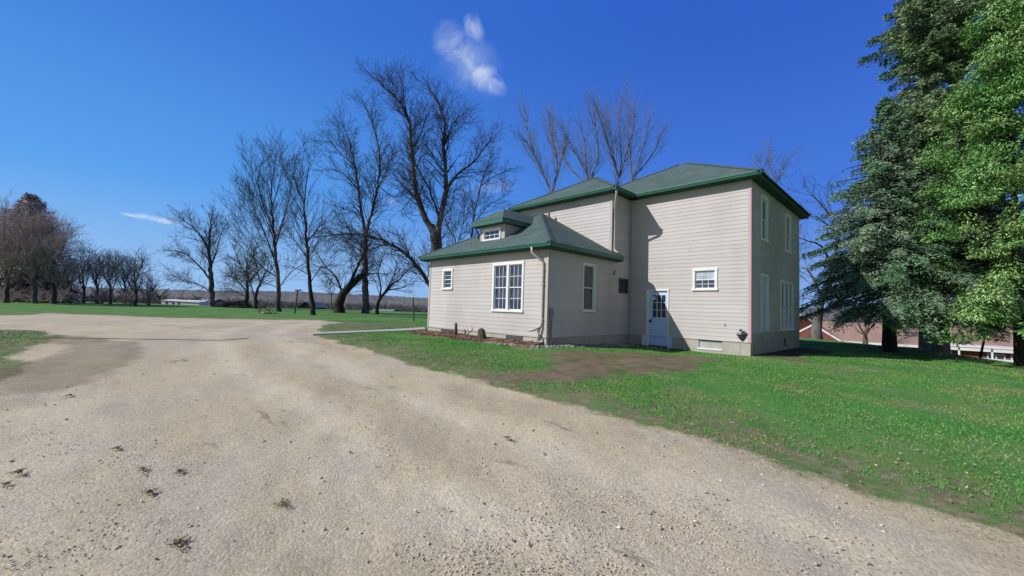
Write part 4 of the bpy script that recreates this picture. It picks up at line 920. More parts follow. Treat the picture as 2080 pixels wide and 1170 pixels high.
# middle block roof
mx0, mx1, my0 = XM-ov, X0+ov, YM-ov; mh = (mx1-mx0)/2; mzt = HT+.004+PT*mh; mc = (mx0+mx1)/2; Z_ = HT+.004
yb = y0+(mzt-HT)/PT
mm = roof('roof', [[(mx0, my0, Z_), (mx1, my0, Z_), (mc, my0+mh, mzt)], [(mx1, my0, Z_), (mx1, y0+.02, Z_), (mc, yb, mzt), (mc, my0+mh, mzt)], [(mx0, y0+.02, Z_), (mx0, my0, Z_), (mc, my0+mh, mzt), (mc, yb, mzt)]])
hipcaps('hip_cap', [((mx1, my0, Z_), (mc, my0+mh, mzt)), ((mx0, my0, Z_), (mc, my0+mh, mzt)), ((mc, my0+mh, mzt), (mc, yb, mzt))])
# wing roof
wx0, wx1, wy0 = XW-ov, X0+ov, YW-ov; wh = (wx1-wx0)/2; wzt = WT+PT*wh; wc = (wx0+wx1)/2; zc = WT+PT*(wx1-X0)
roof('roof', [[(wx0, wy0, WT), (wx1, wy0, WT), (wc, wy0+wh, wzt)],
    [(wx1, wy0, WT), (wx1, -1.12, WT), (X0+.012, -1.12, zc-.005), (X0+.012, YM-.0, zc-.005), (wc, YM, wzt), (wc, wy0+wh, wzt)],
    [(wx0, YM+.35, WT), (wx0, wy0, WT), (wc, wy0+wh, wzt), (wc, YM, wzt), (XM-.02, YM, WT+PT*(XM-.02-wx0)), (XM-.02, YM+.35, WT+PT*(XM-.02-wx0))]])
hipcaps('hip_cap', [((wx1, wy0, WT), (wc, wy0+wh, wzt)), ((wx0, wy0, WT), (wc, wy0+wh, wzt))])
# fascia, gutters, soffits
def gut(p, q, out, z, h_=.13, w_=.10, parent=HOUSE):
    "gutter profile run"
    ox, oy = out; prof = [(0, 0, 0), (ox*w_, oy*w_, 0), (ox*w_, oy*w_, -.03), (ox*(w_-.012), oy*(w_-.012), -.035), (ox*w_*.62, oy*w_*.62, -h_), (0, 0, -h_)]
    mb = MB(); mb.prism(prof, (*p, z), (*q, z)); return mb
def eave(x0, x1, y0, y1, zt_, zs_, sides, gutters, wallrect):
    "fascia boards just inside the roof edge; soffit underneath"
    e = .085; g = MB()
    fx0, fx1, fy0, fy1 = x0+e, x1-e, y0+e, y1-(e if 'b' in sides else 0)
    if 'f' in sides: g.box(fx0, fx1, fy0, fy0+.025, zs_-.012, zt_-.012)
    if 'r' in sides: g.box(fx1-.025, fx1, fy0+.025, fy1, zs_-.012, zt_-.012)
    if 'l' in sides: g.box(fx0, fx0+.025, fy0+.025, fy1, zs_-.012, zt_-.012)
    if 'b' in sides: g.box(fx0, fx1, fy1-.025, fy1, zs_-.012, zt_-.012)
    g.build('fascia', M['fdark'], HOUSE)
    gm_ = MB()
    if 'f' in gutters: gm_.prism([(0, 0, 0), (0, -.10, 0), (0, -.10, -.035), (0, -.085, -.04), (0, -.06, -.12), (0, 0, -.12)], (fx0-.02, fy0-.001, zt_+.0), (fx1+.09, fy0-.001, zt_+.0))
    if 'r' in gutters: gm_.prism([(0, 0, 0), (.10, 0, 0), (.10, 0, -.035), (.085, 0, -.04), (.06, 0, -.12), (0, 0, -.12)], (fx1+.001, fy0-.09, zt_-.002), (fx1+.001, fy1, zt_-.002))
    if gm_.v: gm_.build('gutter', M['fascia'], HOUSE)
    s_ = MB(); wx0_, wx1_, wy0_, wy1_ = wallrect
    s_.poly([(fx0+.025, fy0+.025, zs_), (fx1-.025, fy0+.025, zs_), (fx1-.025, wy0_, zs_), (fx0+.025, wy0_, zs_)])
    if 'r' in sides: s_.poly([(wx1_, wy0_, zs_), (fx1-.025, wy0_, zs_), (fx1-.025, fy1, zs_), (wx1_, fy1, zs_)])
    if 'l' in sides: s_.poly([(wx0_, wy0_, zs_), (fx0+.025, wy0_, zs_), (fx0+.025, fy1, zs_), (wx0_, fy1, zs_)])
    if 'b' in sides: s_.poly([(wx0_, wy1_, zs_), (wx1_, wy1_, zs_), (wx1_, fy1, zs_), (wx0_, fy1, zs_)])
    s_.build('soffit', M['soffit'], HOUSE)
eave(mx1-.085, x1, y0, y1, HT, HS-.003, 'frb', 'f', (X0, 0, 0, DM))
eave(mx0, mx1, my0, y0+.085, HT, HS, 'frl', 'fr', (XM, X0, YM, 0))
eave(wx0, wx1, wy0, -1.12, WT, WS, 'frl', 'fr', (XW, X0, YW, YM))
ec = MB(); ec.box(X0+.02, wx1-.06, -1.125, -1.10, WS-.02, WT-.02); ec.build('fascia', M['fascia'], HOUSE)
# dormer -----------------------------------------------------------
rz = lambda y: WT+PT*(y-wy0)
dx0, dx1, dy = -8.47, -7.06, -4.50
zs_ = 4.50
dwin = (-8.29, -7.26, 3.93, 4.40)
mb = MB(); hx0, hx1, hz0, hz1 = dwin[0]+.02, dwin[1]-.02, dwin[2]+.02, dwin[3]-.02
mb.box(dx0, hx0, dy, dy+.05, 3.6, zs_); mb.box(hx1, dx1, dy, dy+.05, 3.6, zs_); mb.box(hx0, hx1, dy, dy+.05, 3.6, hz0); mb.box(hx0, hx1, dy, dy+.05, hz1, zs_)
mb.build('dormer_wall', M['corner'], HOUSE)
for x in (dx0, dx1-.05): ds = MB(); ds.box(x, x+.05, dy+.05, -3.2, 3.62, zs_); ds.build('dormer_wall', M['siding'], HOUSE)
window(front(dy), *dwin, cols=3, rows=(2, 2), cw=.07, label='little six-light window in the dormer', sill=False, single=True)
e0, e1, ey, ez = -8.66, -6.83, -4.84, 4.665; eh = (e1-e0)/2; ec_ = (e0+e1)/2; ep = .66; pz = ez+ep*eh
yr = lambda z: wy0+(z-WT)/PT
dm_ = roof('dormer_roof', [[(e0, ey, ez), (e1, ey, ez), (ec_, ey+eh, pz)], [(e1, ey, ez), (e1, yr(ez)+.05, ez), (ec_, yr(pz)+.05, pz), (ec_, ey+eh, pz)], [(e0, yr(ez)+.05, ez), (e0, ey, ez), (ec_, ey+eh, pz), (ec_, yr(pz)+.05, pz)]])
g = MB(); g.box(e0+.02, e1-.02, ey+.01, ey+.035, ez-.175, ez-.028); g.box(e1-.045, e1-.02, ey+.035, yr(ez)-.05, ez-.175, ez-.028); g.box(e0+.02, e0+.045, ey+.035, yr(ez)-.05, ez-.175, ez-.028); g.build('fascia', M['fascia'], HOUSE)
g = MB(); g.poly([(e0+.04, ey+.03, ez-.165), (e1-.04, ey+.03, ez-.165), (e1-.04, yr(ez)-.1, ez-.165), (e0+.04, yr(ez)-.1, ez-.165)]); g.build('soffit', M['soffit'], HOUSE)
a = MB(); a.tube([(e0+.1, ey+.16, ez-.17), (e0+.14, ey+.2, ez-.32), (dx0-.05, dy-.03, ez-.42), (dx0-.05, dy-.06, ez-.62)], .032, 6); a.build('downspout', M['black'], HOUSE)
# downspouts -------------------------------------------------------
yy = YW-.055
a = MB(); a.tube([(-4.80, wy0+.05, WT-.10), (-4.80, wy0+.06, WT-.26), (-4.62, YW-.11, WT-.50), (-4.555, yy, WT-.60), (-4.555, yy, 2.0), (-4.555, yy, .92), (-4.58, yy-.04, .78), (-4.70, yy-.16, .68), (-4.86, yy-.26, .64)], .042, 8); sp_ = a.build('downspout', M['spout'], HOUSE, smooth=True)
a = MB(); a.tube([(-4.565, yy-.01, .82), (-4.63, yy-.06, .62), (-4.61, yy-.09, .50), (-4.57, yy-.10, .34)], [.04, .045, .05, .055], 8, .6); a.build('downspout_boot', M['spout'], sp_, smooth=True)
for z in (1.0, 2.1, 2.6): a = MB(); a.box(-4.61, -4.50, yy-.046, YW-.01, z, z+.03); a.build('strap', M['spout'], sp_)
a = MB(); a.tube([(mx1-.05, my0+.10, HT-.10), (mx1-.05, my0+.12, HT-.24), (X0+.12, YM+.02, HT-.62), (X0+.065, YM+.10, HT-.74), (X0+.065, YM+.10, 4.6), (X0+.065, YM+.10, WT+.34), (X0+.11, YM+.08, WT+.23), (X0+.30, YM+.04, WT+.13)], .042, 8); a.build('downspout', M['spout'], HOUSE, smooth=True)
# roof vent
a = MB(); a.tube([(wc+.42, wy0+wh+.05, wzt-.35), (wc+.42, wy0+wh+.05, wzt+.02)], .05, 10); a.build('roof_vent', M['vent'], HOUSE)

# ------------------------------------------------------------------ around the house
M['mulch'] = mat('bark_mulch', (.18, .095, .065), .9, (.10, .055, .04), 6, island=.6)
M['stone'] = mat('rubble_stone', (.30, .28, .26), .9, (.2, .185, .17), 5, .4, 30, island=.45)
M['pebble'] = mat('gravel_pebble', (.60, .52, .41), .9, (.48, .41, .32), 2, island=.35)
M['soil'] = mat('dark_soil', (.06, .045, .035), 1, (.035, .028, .022), 8, .6, 30)
def chips(name, pts, m, size, flat=.35, seed=1, lift=.0):
    "irregular little blocks resting on the ground"
    r = np.random.default_rng(seed); n = len(pts); oct_ = np.array([(1, 0, 0), (0, 1, 0), (-1, 0, 0), (0, -1, 0), (0, 0, 1), (0, 0, -1)], float)
    sc = size*(.5+1.1*r.random((n, 1, 1)))*np.concatenate([1+.8*r.random((n, 1, 1)), .6+.5*r.random((n, 1, 1)), flat*(.6+.8*r.random((n, 1, 1)))], 2)
    v = oct_[None]*(.75+.5*r.random((n, 6, 1)))*sc; a = r.random(n)*2*math.pi; c, s_ = np.cos(a)[:, None], np.sin(a)[:, None]
    x = v[:, :, 0]*c-v[:, :, 1]*s_; y = v[:, :, 0]*s_+v[:, :, 1]*c; tl = r.normal(0, .35, (n, 1)); z = v[:, :, 2]+x*tl
    Vv = np.stack([x+pts[:, 0:1], y+pts[:, 1:2], z+pts[:, 2:3]+lift], -1).reshape(-1, 3)
    f = np.array([(0, 1, 4), (1, 2, 4), (2, 3, 4), (3, 0, 4), (1, 0, 5), (2, 1, 5), (3, 2, 5), (0, 3, 5)]); F_ = (np.arange(n)[:, None, None]*6+f[None]).reshape(-1, 3)
    return link(name, npmesh(name, Vv, F_), M[m])
r_ = np.random.default_rng(5)
n = 5200; x = r_.uniform(XW-.5, X0-.2, n); dep = .95-.25*((x-XW)/6.6-.4)**2*4; y = YW-.02-dep*r_.random(n)**1.0*np.where(r_.random(n) < .9, .8, 1.15); hgt = .12*np.clip(1-(YW-y)/.95, 0, 1)
z = ground(x, y)+hgt*r_.random(n)
tag(chips('mulch_bed', np.stack([x, y, z], 1), 'mulch', .035, .4, 3), 'bed of reddish bark chips along the front of the low wing', 'mulch', kind='stuff')
so_m = MB(); 
xs = np.linspace(XW-.4, X0-.1, 30)
for k in range(29):
    for (ya, yb2, ha, hb) in ((YW+.02, YW-.45, .12, .07), (YW-.45, YW-.85, .07, -.01)):
        so_m.poly([(xs[k], ya, ground(xs[k], ya)+ha), (xs[k+1], ya, ground(xs[k+1], ya)+ha), (xs[k+1], yb2, ground(xs[k+1], yb2)+hb), (xs[k], yb2, ground(xs[k], yb2)+hb)])
tag(so_m.build('mulch_soil', M['mulch']), kind='structure')
pp = []
for (xa, ya, xb, yb2, wd_, n) in ((-6.2, YW-.95, -4.3, YW-.45, .18, 220), (-4.3, YW-.35, -3.9, -3.5, .25, 300), (-3.95, -3.5, -3.9, -.3, .3, 330), (-3.9, -.5, -2.6, -.45, .22, 130)):
    t = r_.random(n); pp.append(np.stack([xa+(xb-xa)*t+r_.normal(0, wd_*.5, n), ya+(yb2-ya)*t+r_.normal(0, wd_*.5, n)], 1))
pp = np.concatenate(pp); pz_ = ground(pp[:, 0], pp[:, 1])
tag(chips('rubble', np.concatenate([pp, pz_[:, None]], 1), 'stone', .055, .6, 9), 'grey rubble stones along the foot of the shaded wing wall', 'stones', kind='stuff')
sm_ = MB(); P = [(X0+.0, YW-.1), (X0+.42, YW+.0), (X0+.5, -3), (X0+.75, -.75), (-2.0, -.38), (-1.9, -.0), (X0, 0)]
sm_.poly([(x, y, float(ground(x, y))+.012) for x, y in P]); tag(sm_.build('soil_strip', M['soil']), kind='structure')
sm_ = MB(); P = [(0.0, .05), (.5, .4), (1.0, 2.0), (1.2, 4.5), (1.4, 7.6), (0, 7.4)]; sm_.poly([(x, y, float(ground(x, y))+.012) for x, y in P]); tag(sm_.build('soil_strip', M['soil']), kind='structure')
# stump, post and dead plant in the mulch
def onbed(x, y): return float(ground(x, y))
bx = gat(1, 1) if False else None
a = MB(); x, y = -8.62, YW-.34; z = onbed(x, y); a.tube([(x, y, z-.05), (x+.01, y, z+.25), (x-.03, y+.02, z+.52)], [.055, .06, .045], 7)
o = a.build('old_post', M['oldwood']); tag(o, 'short dark weathered post standing in the mulch by the wing wall', 'post')
a = MB(); x, y = -6.98, YW-.42; z = onbed(x, y); a.tube([(x+.05, y, z-.05), (x-.02, y, z+.18), (x-.09, y+.02, z+.36), (x-.11, y+.03, z+.42)], [.16, .15, .13, .07], 9)
M['stumpw'] = mat('stump_wood', (.10, .09, .06), .95, (.05, .045, .03), 12, .8, 30); o = a.build('stump', M['stumpw']); tag(o, 'squat tilted stump in the mulch below the big double window', 'stump')
x, y = -7.9, YW-.40; z = onbed(x, y); segs = []
def seg(a_, b2, c_, d_): segs.append((Vector(a_), Vector(b2), c_, d_))
seg((x-.1, y, z), (x+.12, y, z+.2), .02, .016); seg((x+.12, y, z+.2), (x+.34, y+.02, z+.36), .016, .014); seg((x+.34, y+.02, z+.36), (x+.28, y, z+.5), .013, .008); seg((x+.12, y, z+.2), (x+.02, y, z+.4), .01, .006); seg((x-.1, y, z), (x-.3, y, z+.24), .012, .006); seg((x-.3, y, z+.24), (x-.12, y+.03, z+.26), .007, .004); seg((x, y, z+.1), (x-.08, y-.04, z+.33), .008, .004)
o = link('dead_shrub', segmesh('dead_shrub', np.array([tuple(q[0]) for q in segs]), np.array([tuple(q[1]) for q in segs]), np.array([q[2] for q in segs]), np.array([q[3] for q in segs]), 6), M['bark_brown']); tag(o, 'pruned leafless shrub stub in the mulch between the post and the stump', 'shrub')
# concrete path
M['conc'] = mat('path_concrete', (.50, .47, .43), .9, (.40, .375, .34), 2, .3, 30)
na_ = [gat(u, v) for u, v in ((636, 680.5), (700, 677.5), (760, 675), (820, 672.5), (864, 670))]; fa_ = [gat(u, v) for u, v in ((650, 676.5), (705, 674), (765, 671.5), (822, 668.5), (862, 665.5))]
a = MB()
for k in range(4):
    q = [na_[k], na_[k+1], fa_[k+1], fa_[k]]; a.poly([(p[0], p[1], p[2]+.035) for p in q])
    a.poly([(na_[k][0], na_[k][1], na_[k][2]-.03), (na_[k+1][0], na_[k+1][1], na_[k+1][2]-.03), (na_[k+1][0], na_[k+1][1], na_[k+1][2]+.035), (na_[k][0], na_[k][1], na_[k][2]+.035)])
tag(a.build('concrete_path', M['conc']), kind='structure')
# dark strip across the gravel, modelled in place of a wire's shadow
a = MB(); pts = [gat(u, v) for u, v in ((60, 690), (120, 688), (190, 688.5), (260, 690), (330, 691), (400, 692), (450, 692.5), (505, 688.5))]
a.tube([(p[0], p[1], p[2]+.02) for p in pts], .009, 6); tag(a.build('shadow_strip', M['oldwood'], smooth=True), 'long thin dark strip standing in for the shadow of a wire across the gravel driveway', 'shadow_strip')
# weeds in the gravel
M['weed'] = mat('weed_leaves', (.20, .18, .10), .9, (.26, .21, .14), 4, island=.5)
r_ = np.random.default_rng(31)
for k, (u, v, rad_) in enumerate([(38, 957, .10), (14, 981, .10), (306, 997, .09), (290, 951, .10), (366, 956, .08), (142, 802, .10), (238, 909, .08), (575, 1022, .13), (365, 1100, .12), (1030, 888, .10)]):
    p = gat(u, v); n = int(1500*rad_*(.7+1.1*r_.random())); a = r_.random(n)*2*math.pi; rr = rad_*r_.random(n)**.95*(.6+.4*np.sin(a*3+k))
    P = np.stack([p[0]+rr*np.cos(a)*1.3, p[1]+rr*np.sin(a)*.8, p[2]-.008+.016*r_.random(n)*(1-rr/rad_*.8)], 1); T = unit(r_.normal(0, 1, (n, 3))*[1, 1, .5]); Nn = unit(r_.normal(0, .6, (n, 3))+[0, 0, 1])
    o = link('weed_clump', leafmesh('weed_clump', P, T, Nn, .012+.014*r_.random(n), .006+.006*r_.random(n)), M['weed'])
    tag(o, 'low dark clump of weeds growing in the gravel driveway', 'weeds', 'low weed clumps in the gravel')
# loose stones near the camera, grass blades, fallen leaves: nobody could count them
def polar(n, r0, r1, pw, a0, a1):
    u = r_.random(n); rr = (r0**(1-pw)+u*(r1**(1-pw)-r0**(1-pw)))**(1/(1-pw)) if pw != 1 else r0*(r1/r0)**u
    az = YAW+r_.uniform(a0, a1, n); return CAM[0]+np.sin(az)*rr, CAM[1]+np.cos(az)*rr
x, y = polar(60000, 1.6, 13, 1.0, -1.2, 1.1); d_ = np.minimum(sdist(x, y, DRIVE), -sdist(x, y, ISL)); patch = vnoise(x, y, .9, 4)*.6+vnoise(x, y, .3, 8)*.4
k = (d_ > -.1) & (patch+r_.normal(0, .10, len(x)) > .66); x, y = x[k], y[k]; z = ground(x, y)-.03
z = z+(vnoise(x, y, .45, 5)-.5)*.03+(vnoise(x, y, .14, 6)-.5)*.012+.002
tag(chips('loose_gravel', np.stack([x, y, z], 1), 'pebble', .0065, .55, 12), 'loose pebbles strewn over the driveway near the camera', 'gravel', kind='stuff')
def lawn_points(n, r0, r1, pw):
    x, y = polar(n, r0, r1, pw, -1.15, 1.15); w_ = (vnoise(x, y, 1.1, 1)-.5)*.5+(vnoise(x, y, .35, 2)-.5)*.22
    d_ = np.minimum(sdist(x, y, DRIVE)+w_, -(sdist(x, y, ISL)+w_*1.3)); di = np.zeros_like(x)
    for P, a in DIRT: di = np.maximum(di, a*sm(sdist(x, y, P)+w_*1.6, -.5, .5))
    inside = ((x > XW-.3) & (x < X0+.5) & (y > YW-.95)) | ((x > X0) & (x < 1.0) & (y > -.25) & (y < 7.6)) 
    bare = vnoise(x, y, 1.6, 12)*.6+vnoise(x, y, .5, 13)*.4
    k = (d_+np.abs(r_.normal(0, .45, len(x)))+(vnoise(x, y, .6, 14)-.5)*.9 < -.3) & (bare+r_.normal(0, .12, len(x)) < .66) & (di < .25+.6*r_.random(len(x))) & ~inside
    return x[k], y[k]
x, y = lawn_points(420000, 3.4, 30, .9); n = len(x); z = ground(x, y)
rr = np.hypot(x-CAM[0], y-CAM[1]); hh = (.016+.022*r_.random(n))*(.7+.6*vnoise(x, y, .8, 3)); ww = .0028*(1+rr/6); a = r_.random(n)*2*math.pi; la = r_.random(n)*2*math.pi; ll = hh*(.3+.9*r_.random(n))
v0 = np.stack([x-np.cos(a)*ww, y-np.sin(a)*ww, z-.004], 1); v1 = np.stack([x+np.cos(a)*ww, y+np.sin(a)*ww, z-.004], 1); v2 = np.stack([x+np.cos(la)*ll, y+np.sin(la)*ll, z+hh], 1)
M['blade'] = mat('grass_blade', (.11, .31, .06), .8, (.08, .235, .05), .9, island=.5, col3=(.21, .27, .08), scale3=.55)
tag(link('grass', npmesh('grass', np.stack([v0, v1, v2], 1).reshape(-1, 3), np.arange(3*n).reshape(n, 3)), M['blade']), 'short green grass blades of the lawn', 'grass', kind='stuff')
x, y = polar(26000, 3.4, 30, .9, -1.15, 1.15); pt = vnoise(x, y, 2.2, 6); d_ = sdist(x, y, DRIVE); k = (d_ < .3) & (pt+r_.normal(0, .15, len(x)) > .80) & ~(((x > XW) & (x < 0) & (y > YW)) | ((x > X0) & (x < .1) & (y > 0)))
x, y = x[k], y[k]; n = len(x); P = np.stack([x, y, ground(x, y)+.03], 1)
M['drygrass'] = mat('dry_leaf', (.42, .36, .24), .9, (.30, .24, .15), 3, island=.4)
tag(link('fallen_leaves', leafmesh('fallen_leaves', P, unit(r_.normal(0, 1, (n, 3))*[1, 1, .3]), unit(r_.normal(0, .4, (n, 3))+[0, 0, 1]), (.02+.04*r_.random(n)), .008+.014*r_.random(n)), M['drygrass']), 'dry pale leaves scattered in the grass', 'leaves', kind='stuff')

x, y = polar(150000, 3.0, 26, .9, -1.15, 1.15); d_ = np.minimum(sdist(x, y, DRIVE), -sdist(x, y, ISL)); pt = vnoise(x, y, 1.4, 21)*.6+vnoise(x, y, .4, 22)*.4
house_ = ((x > XW-.3) & (x < X0+.5) & (y > YW-.95)) | ((x > X0) & (x < 1.0) & (y > -.25) & (y < 7.6))
k = (np.exp(-((d_+.35)/.45)**2)*.9+.10*(d_ < 0)+.5*(d_ < 0)*sm(pt, .58, .75) > r_.random(len(x))*1.3+.12) & ~house_
x, y = x[k], y[k]; n = len(x); z = ground(x, y)-.012; a = r_.random(n)*2*math.pi; la = r_.random(n)*2*math.pi; rr = np.hypot(x-CAM[0], y-CAM[1]); ww = .0016*(1+rr/6); ll = .02+.05*r_.random(n); hh = .004+.02*r_.random(n)
v0 = np.stack([x-np.sin(la)*ww, y+np.cos(la)*ww, z], 1); v1 = np.stack([x+np.sin(la)*ww, y-np.cos(la)*ww, z], 1); v2 = np.stack([x+np.cos(la)*ll, y+np.sin(la)*ll, z+hh], 1)
M['straw'] = mat('dry_straw', (.40, .33, .20), .9, (.24, .18, .11), 3, island=.5)
tag(link('dry_grass', npmesh('dry_grass', np.stack([v0, v1, v2], 1).reshape(-1, 3), np.arange(3*n).reshape(n, 3)), M['straw']), 'dry straw-coloured grass along the worn edge of the driveway', 'dry grass', kind='stuff')
x, y = polar(800, 1.8, 12, 1.0, -1.2, 1.1); d_ = sdist(x, y, DRIVE); k = d_ > 0; x, y = x[k], y[k]
tag(chips('larger_stones', np.stack([x, y, ground(x, y)-.028], 1), 'pebble', .013, .6, 44), 'scattered larger stones in the gravel driveway', 'stones', kind='stuff')

# ------------------------------------------------------------------ things standing further off
M['rust'] = mat('rusty_metal', (.10, .07, .055), .8, (.05, .04, .035), 8); M['wpost'] = mat('grey_post', (.09, .08, .075), .9, (.06, .055, .05), 6)
b = gbase(598, 37); tp = at(605, 589.5, 37); a = MB(); a.tube([tuple(b-[0, 0, .2]), tuple(tp)], .06, 8); T_ = thing('clothesline_post', tuple(b), 'leaning grey T-shaped clothesline post on the far grass', 'post'); a.build('pole', M['wpost'], T_)
a = MB(); l_, r2 = at(599.5, 590, 37), at(612.5, 589, 37); a.tube([tuple(l_), tuple(r2)], .06, 6); a.build('crossbar', M['wpost'], T_)
b = gbase(842, 29); tp = at(839, 604, 29); a = MB(); a.tube([tuple(b-[0, 0, .2]), tuple(tp)], .045, 8); tag(a.build('thin_post', M['wpost']), 'thin dark post on the grass just left of the wing', 'post')
b = gbase(545, 36); T_ = thing('rusty_swing_frame', tuple(b), 'rusty metal frame of a seat leaning over in the far grass', 'metal frame')
q = lambda u, v, s=36: tuple(at(u, v, s))
a = MB()
for A_, B_ in (((522, 618), (528, 637)), ((528, 621), (532, 638)), ((524, 627), (530, 626))): a.tube([q(*A_), q(*B_)], .04, 6)
a.build('upright', M['rust'], T_)
a = MB()
for A_, B_, s2 in (((530, 637), (563, 638), 36), ((536, 622), (552, 637), 36.3), ((545, 624), (560, 637), 35.5), ((532, 633), (548, 628), 35.6)): a.tube([q(*A_), q(*B_, s2)], .045, 6)
a.build('rail', M['rust'], T_); a = MB(); p = q(540, 634, 35.7); a.box(p[0]-.45, p[0]+.45, p[1]-.25, p[1]+.25, p[2]-.05, p[2]+.02); a.build('seat', M['drygrass'], T_)
b = gbase(478, 56); P = []; 
r2_ = random.Random(8); S0 = []; S1 = []; SR = []
for k in range(60):
    x, y = b[0]+r2_.gauss(0, 1.3), b[1]+r2_.gauss(0, .8); hh = max(0, .9-.45*math.hypot((x-b[0])/1.2, (y-b[1])))*r2_.random(); an = r2_.random()*6.28; l2 = r2_.uniform(.4, 1.1); z = b[2]+.1+hh
    S0.append((x-math.cos(an)*l2, y-math.sin(an)*l2, z)); S1.append((x+math.cos(an)*l2, y+math.sin(an)*l2, z+r2_.uniform(-.1, .25))); SR.append(r2_.uniform(.05, .15))
SR = np.array(SR); o = link('wood_pile', segmesh('wood_pile', np.array(S0), np.array(S1), SR, SR*.8, 7), M['bark_dark']); tag(o, 'heap of dark cut logs and branches at the far edge of the grass', 'wood pile')

M['brick'] = mat('red_brick_far', (.24, .075, .06), .9, (.19, .055, .045), 4); M['brownroof'] = mat('brown_roof', (.33, .215, .165), .9, (.27, .175, .135), .8, .3, 20, stretch=(1, 1, 6)); M['offwhite'] = mat('off_white_wall', (.70, .69, .68), .6, (.62, .61, .6), 1)
M['greyroof'] = mat('grey_far_roof', (.22, .25, .29), .7, (.18, .2, .23), .6); M['beige'] = mat('beige_wall', (.42, .33, .27), .9, (.36, .29, .24), 1)
class FB(MB):
    "box builder in the frame of a far building: a along the front, d away from the viewer"
    def __init__(s, o, e, w_): super().__init__(); s.o, s.e, s.w = o, e, w_
    def build(s, *a, **k): s.v = [(s.o[0]+s.e[0]*p[0]+s.w[0]*p[1], s.o[1]+s.e[1]*p[0]+s.w[1]*p[1], s.o[2]+p[2]) for p in s.v]; return super().build(*a, **k)
def frame(A_, B_):
    A_, B_ = np.array(A_), np.array(B_); e = (B_-A_)[:2]; ln = np.linalg.norm(e); e = e/ln; w_ = np.array([-e[1], e[0]])
    if w_@FH < 0: w_ = -w_
    return A_, e, w_, ln
A_, e_, w_, ln = frame(at(1710, 692, 57), at(2010, 708, 48)); ze = A_[2]
T_ = thing('brick_building', tuple(A_[:2])+(ze-3,), 'long low brick building with a brown roof and white eaves below the spruce', 'building')
a = FB(A_, e_, w_); a.box(-6, ln+12, .0, 10, -4.2, -.1); a.build('wall', M['brick'], T_)
a = FB(A_, e_, w_); a.poly([(-.2, -.6, 0), (ln+12.5, -.6, 0), (ln+12.5, 5, 2.55), (-.2, 5, 2.55)]); a.poly([(-.2, 10.6, 0), (ln+12.5, 10.6, 0), (ln+12.5, 5, 2.55), (-.2, 5, 2.55)]); a.poly([(-.2, -.6, 0), (-3.0, .6, .5), (-3, 5, 2.55), (-.2, 5, 2.55)]); a.build('roof', M['brownroof'], T_)
a = FB(A_, e_, w_); a.box(-.3, ln+12.5, -.68, -.6, -.28, .02); a.build('eave_trim', M['offwhite'], T_)
a = FB(A_, e_, w_); a.poly([(-6.0, -1.2, 0.15), (-.1, -1.2, -.05), (-3.05, -1.2, 2.0)]); a.poly([(-6, -1.2, .15), (-.1, -1.2, -.05), (-.1, -1.2, -4), (-6, -1.2, -4)]); a.build('gable', M['brick'], T_)
a = FB(A_, e_, w_); a.prism([(0, 0, 0), (0, .08, 0), (0, .08, -.28), (0, 0, -.28)], (-6.4, -1.3, .0), (-3.05, -1.3, 2.22)); a.prism([(0, 0, 0), (0, .08, 0), (0, .08, -.28), (0, 0, -.28)], (-3.05, -1.3, 2.22), (.3, -1.3, -.12)); a.build('gable_trim', M['offwhite'], T_)
a = FB(A_, e_, w_); a.poly([(-6.4, -1.25, .05), (-3.05, -1.25, 2.2), (-3.05, 6, 2.2), (-6.4, 6, .05)]); a.poly([(.3, -1.25, -.1), (-3.05, -1.25, 2.2), (-3.05, 6, 2.2), (.3, 6, -.1)]); a.build('roof', M['brownroof'], T_)
for (x0_, x1_, z0_, z1_) in ((8.6, 10.4, -1.4, -.4), (13.2, 14.6, -1.9, -.5), (15.0, 16.6, -1.9, -.5), (17.4, 19.4, -1.9, -.5), (22.5, 24.5, -1.9, -.5)):
    a = FB(A_, e_, w_); a.box(x0_, x1_, -.08, -.02, z0_, z1_); wv = a.build('window', M['offwhite'], T_)
    a = FB(A_, e_, w_); m_ = (x0_+x1_)/2; a.box(x0_+.12, m_-.06, -.11, -.085, z0_+.12, z1_-.12); a.box(m_+.06, x1_-.12, -.11, -.085, z0_+.12, z1_-.12); a.build('pane', M['glass'], wv)
# porch in front of it
A2 = at(1930, 722, 44); T_ = thing('white_porch', tuple(A2[:2])+(A2[2]-2,), 'white railed porch in front of the low brick building, seen past the crest', 'porch')
a = FB(A2, e_, w_); a.box(-1.5, 6.2, .0, .12, -.5, -.05); a.box(-1.5, 6.2, 0, 2.4, -.62, -.5); a.build('railing', M['offwhite'], T_)
for x in (-1.4, .6, 2.9, 5.9): a = FB(A2, e_, w_); a.box(x, x+.14, .13, .27, -1.5, 1.0); a.build('post', M['offwhite'], T_)
a = FB(A2, e_, w_); a.box(-1.8, 6.5, -.3, 3.2, 1.0, 1.18); a.build('roof', M['offwhite'], T_)
A_, e_, w_, ln = frame(at(1606, 655, 72), at(1652, 656.5, 72)); T_ = thing('brick_house', tuple(A_[:2])+(-4,), 'red brick gable with white trim farther off, right against the house corner', 'building')
a = FB(A_, e_, w_); a.poly([(0, 0, 0), (ln, 0, 0), (ln*.5, 0, 1.35)]); a.box(0, ln, 0.01, 8, -5, 0); a.build('wall', M['brick'], T_)
a = FB(A_, e_, w_); a.prism([(0, 0, 0), (0, .1, 0), (0, .1, -.26), (0, 0, -.26)], (-.3, -.12, 0), (ln*.5, -.12, 1.6)); a.prism([(0, 0, 0), (0, .1, 0), (0, .1, -.26), (0, 0, -.26)], (ln*.5, -.12, 1.6), (ln+.3, -.12, 0)); a.build('gable_trim', M['offwhite'], T_)
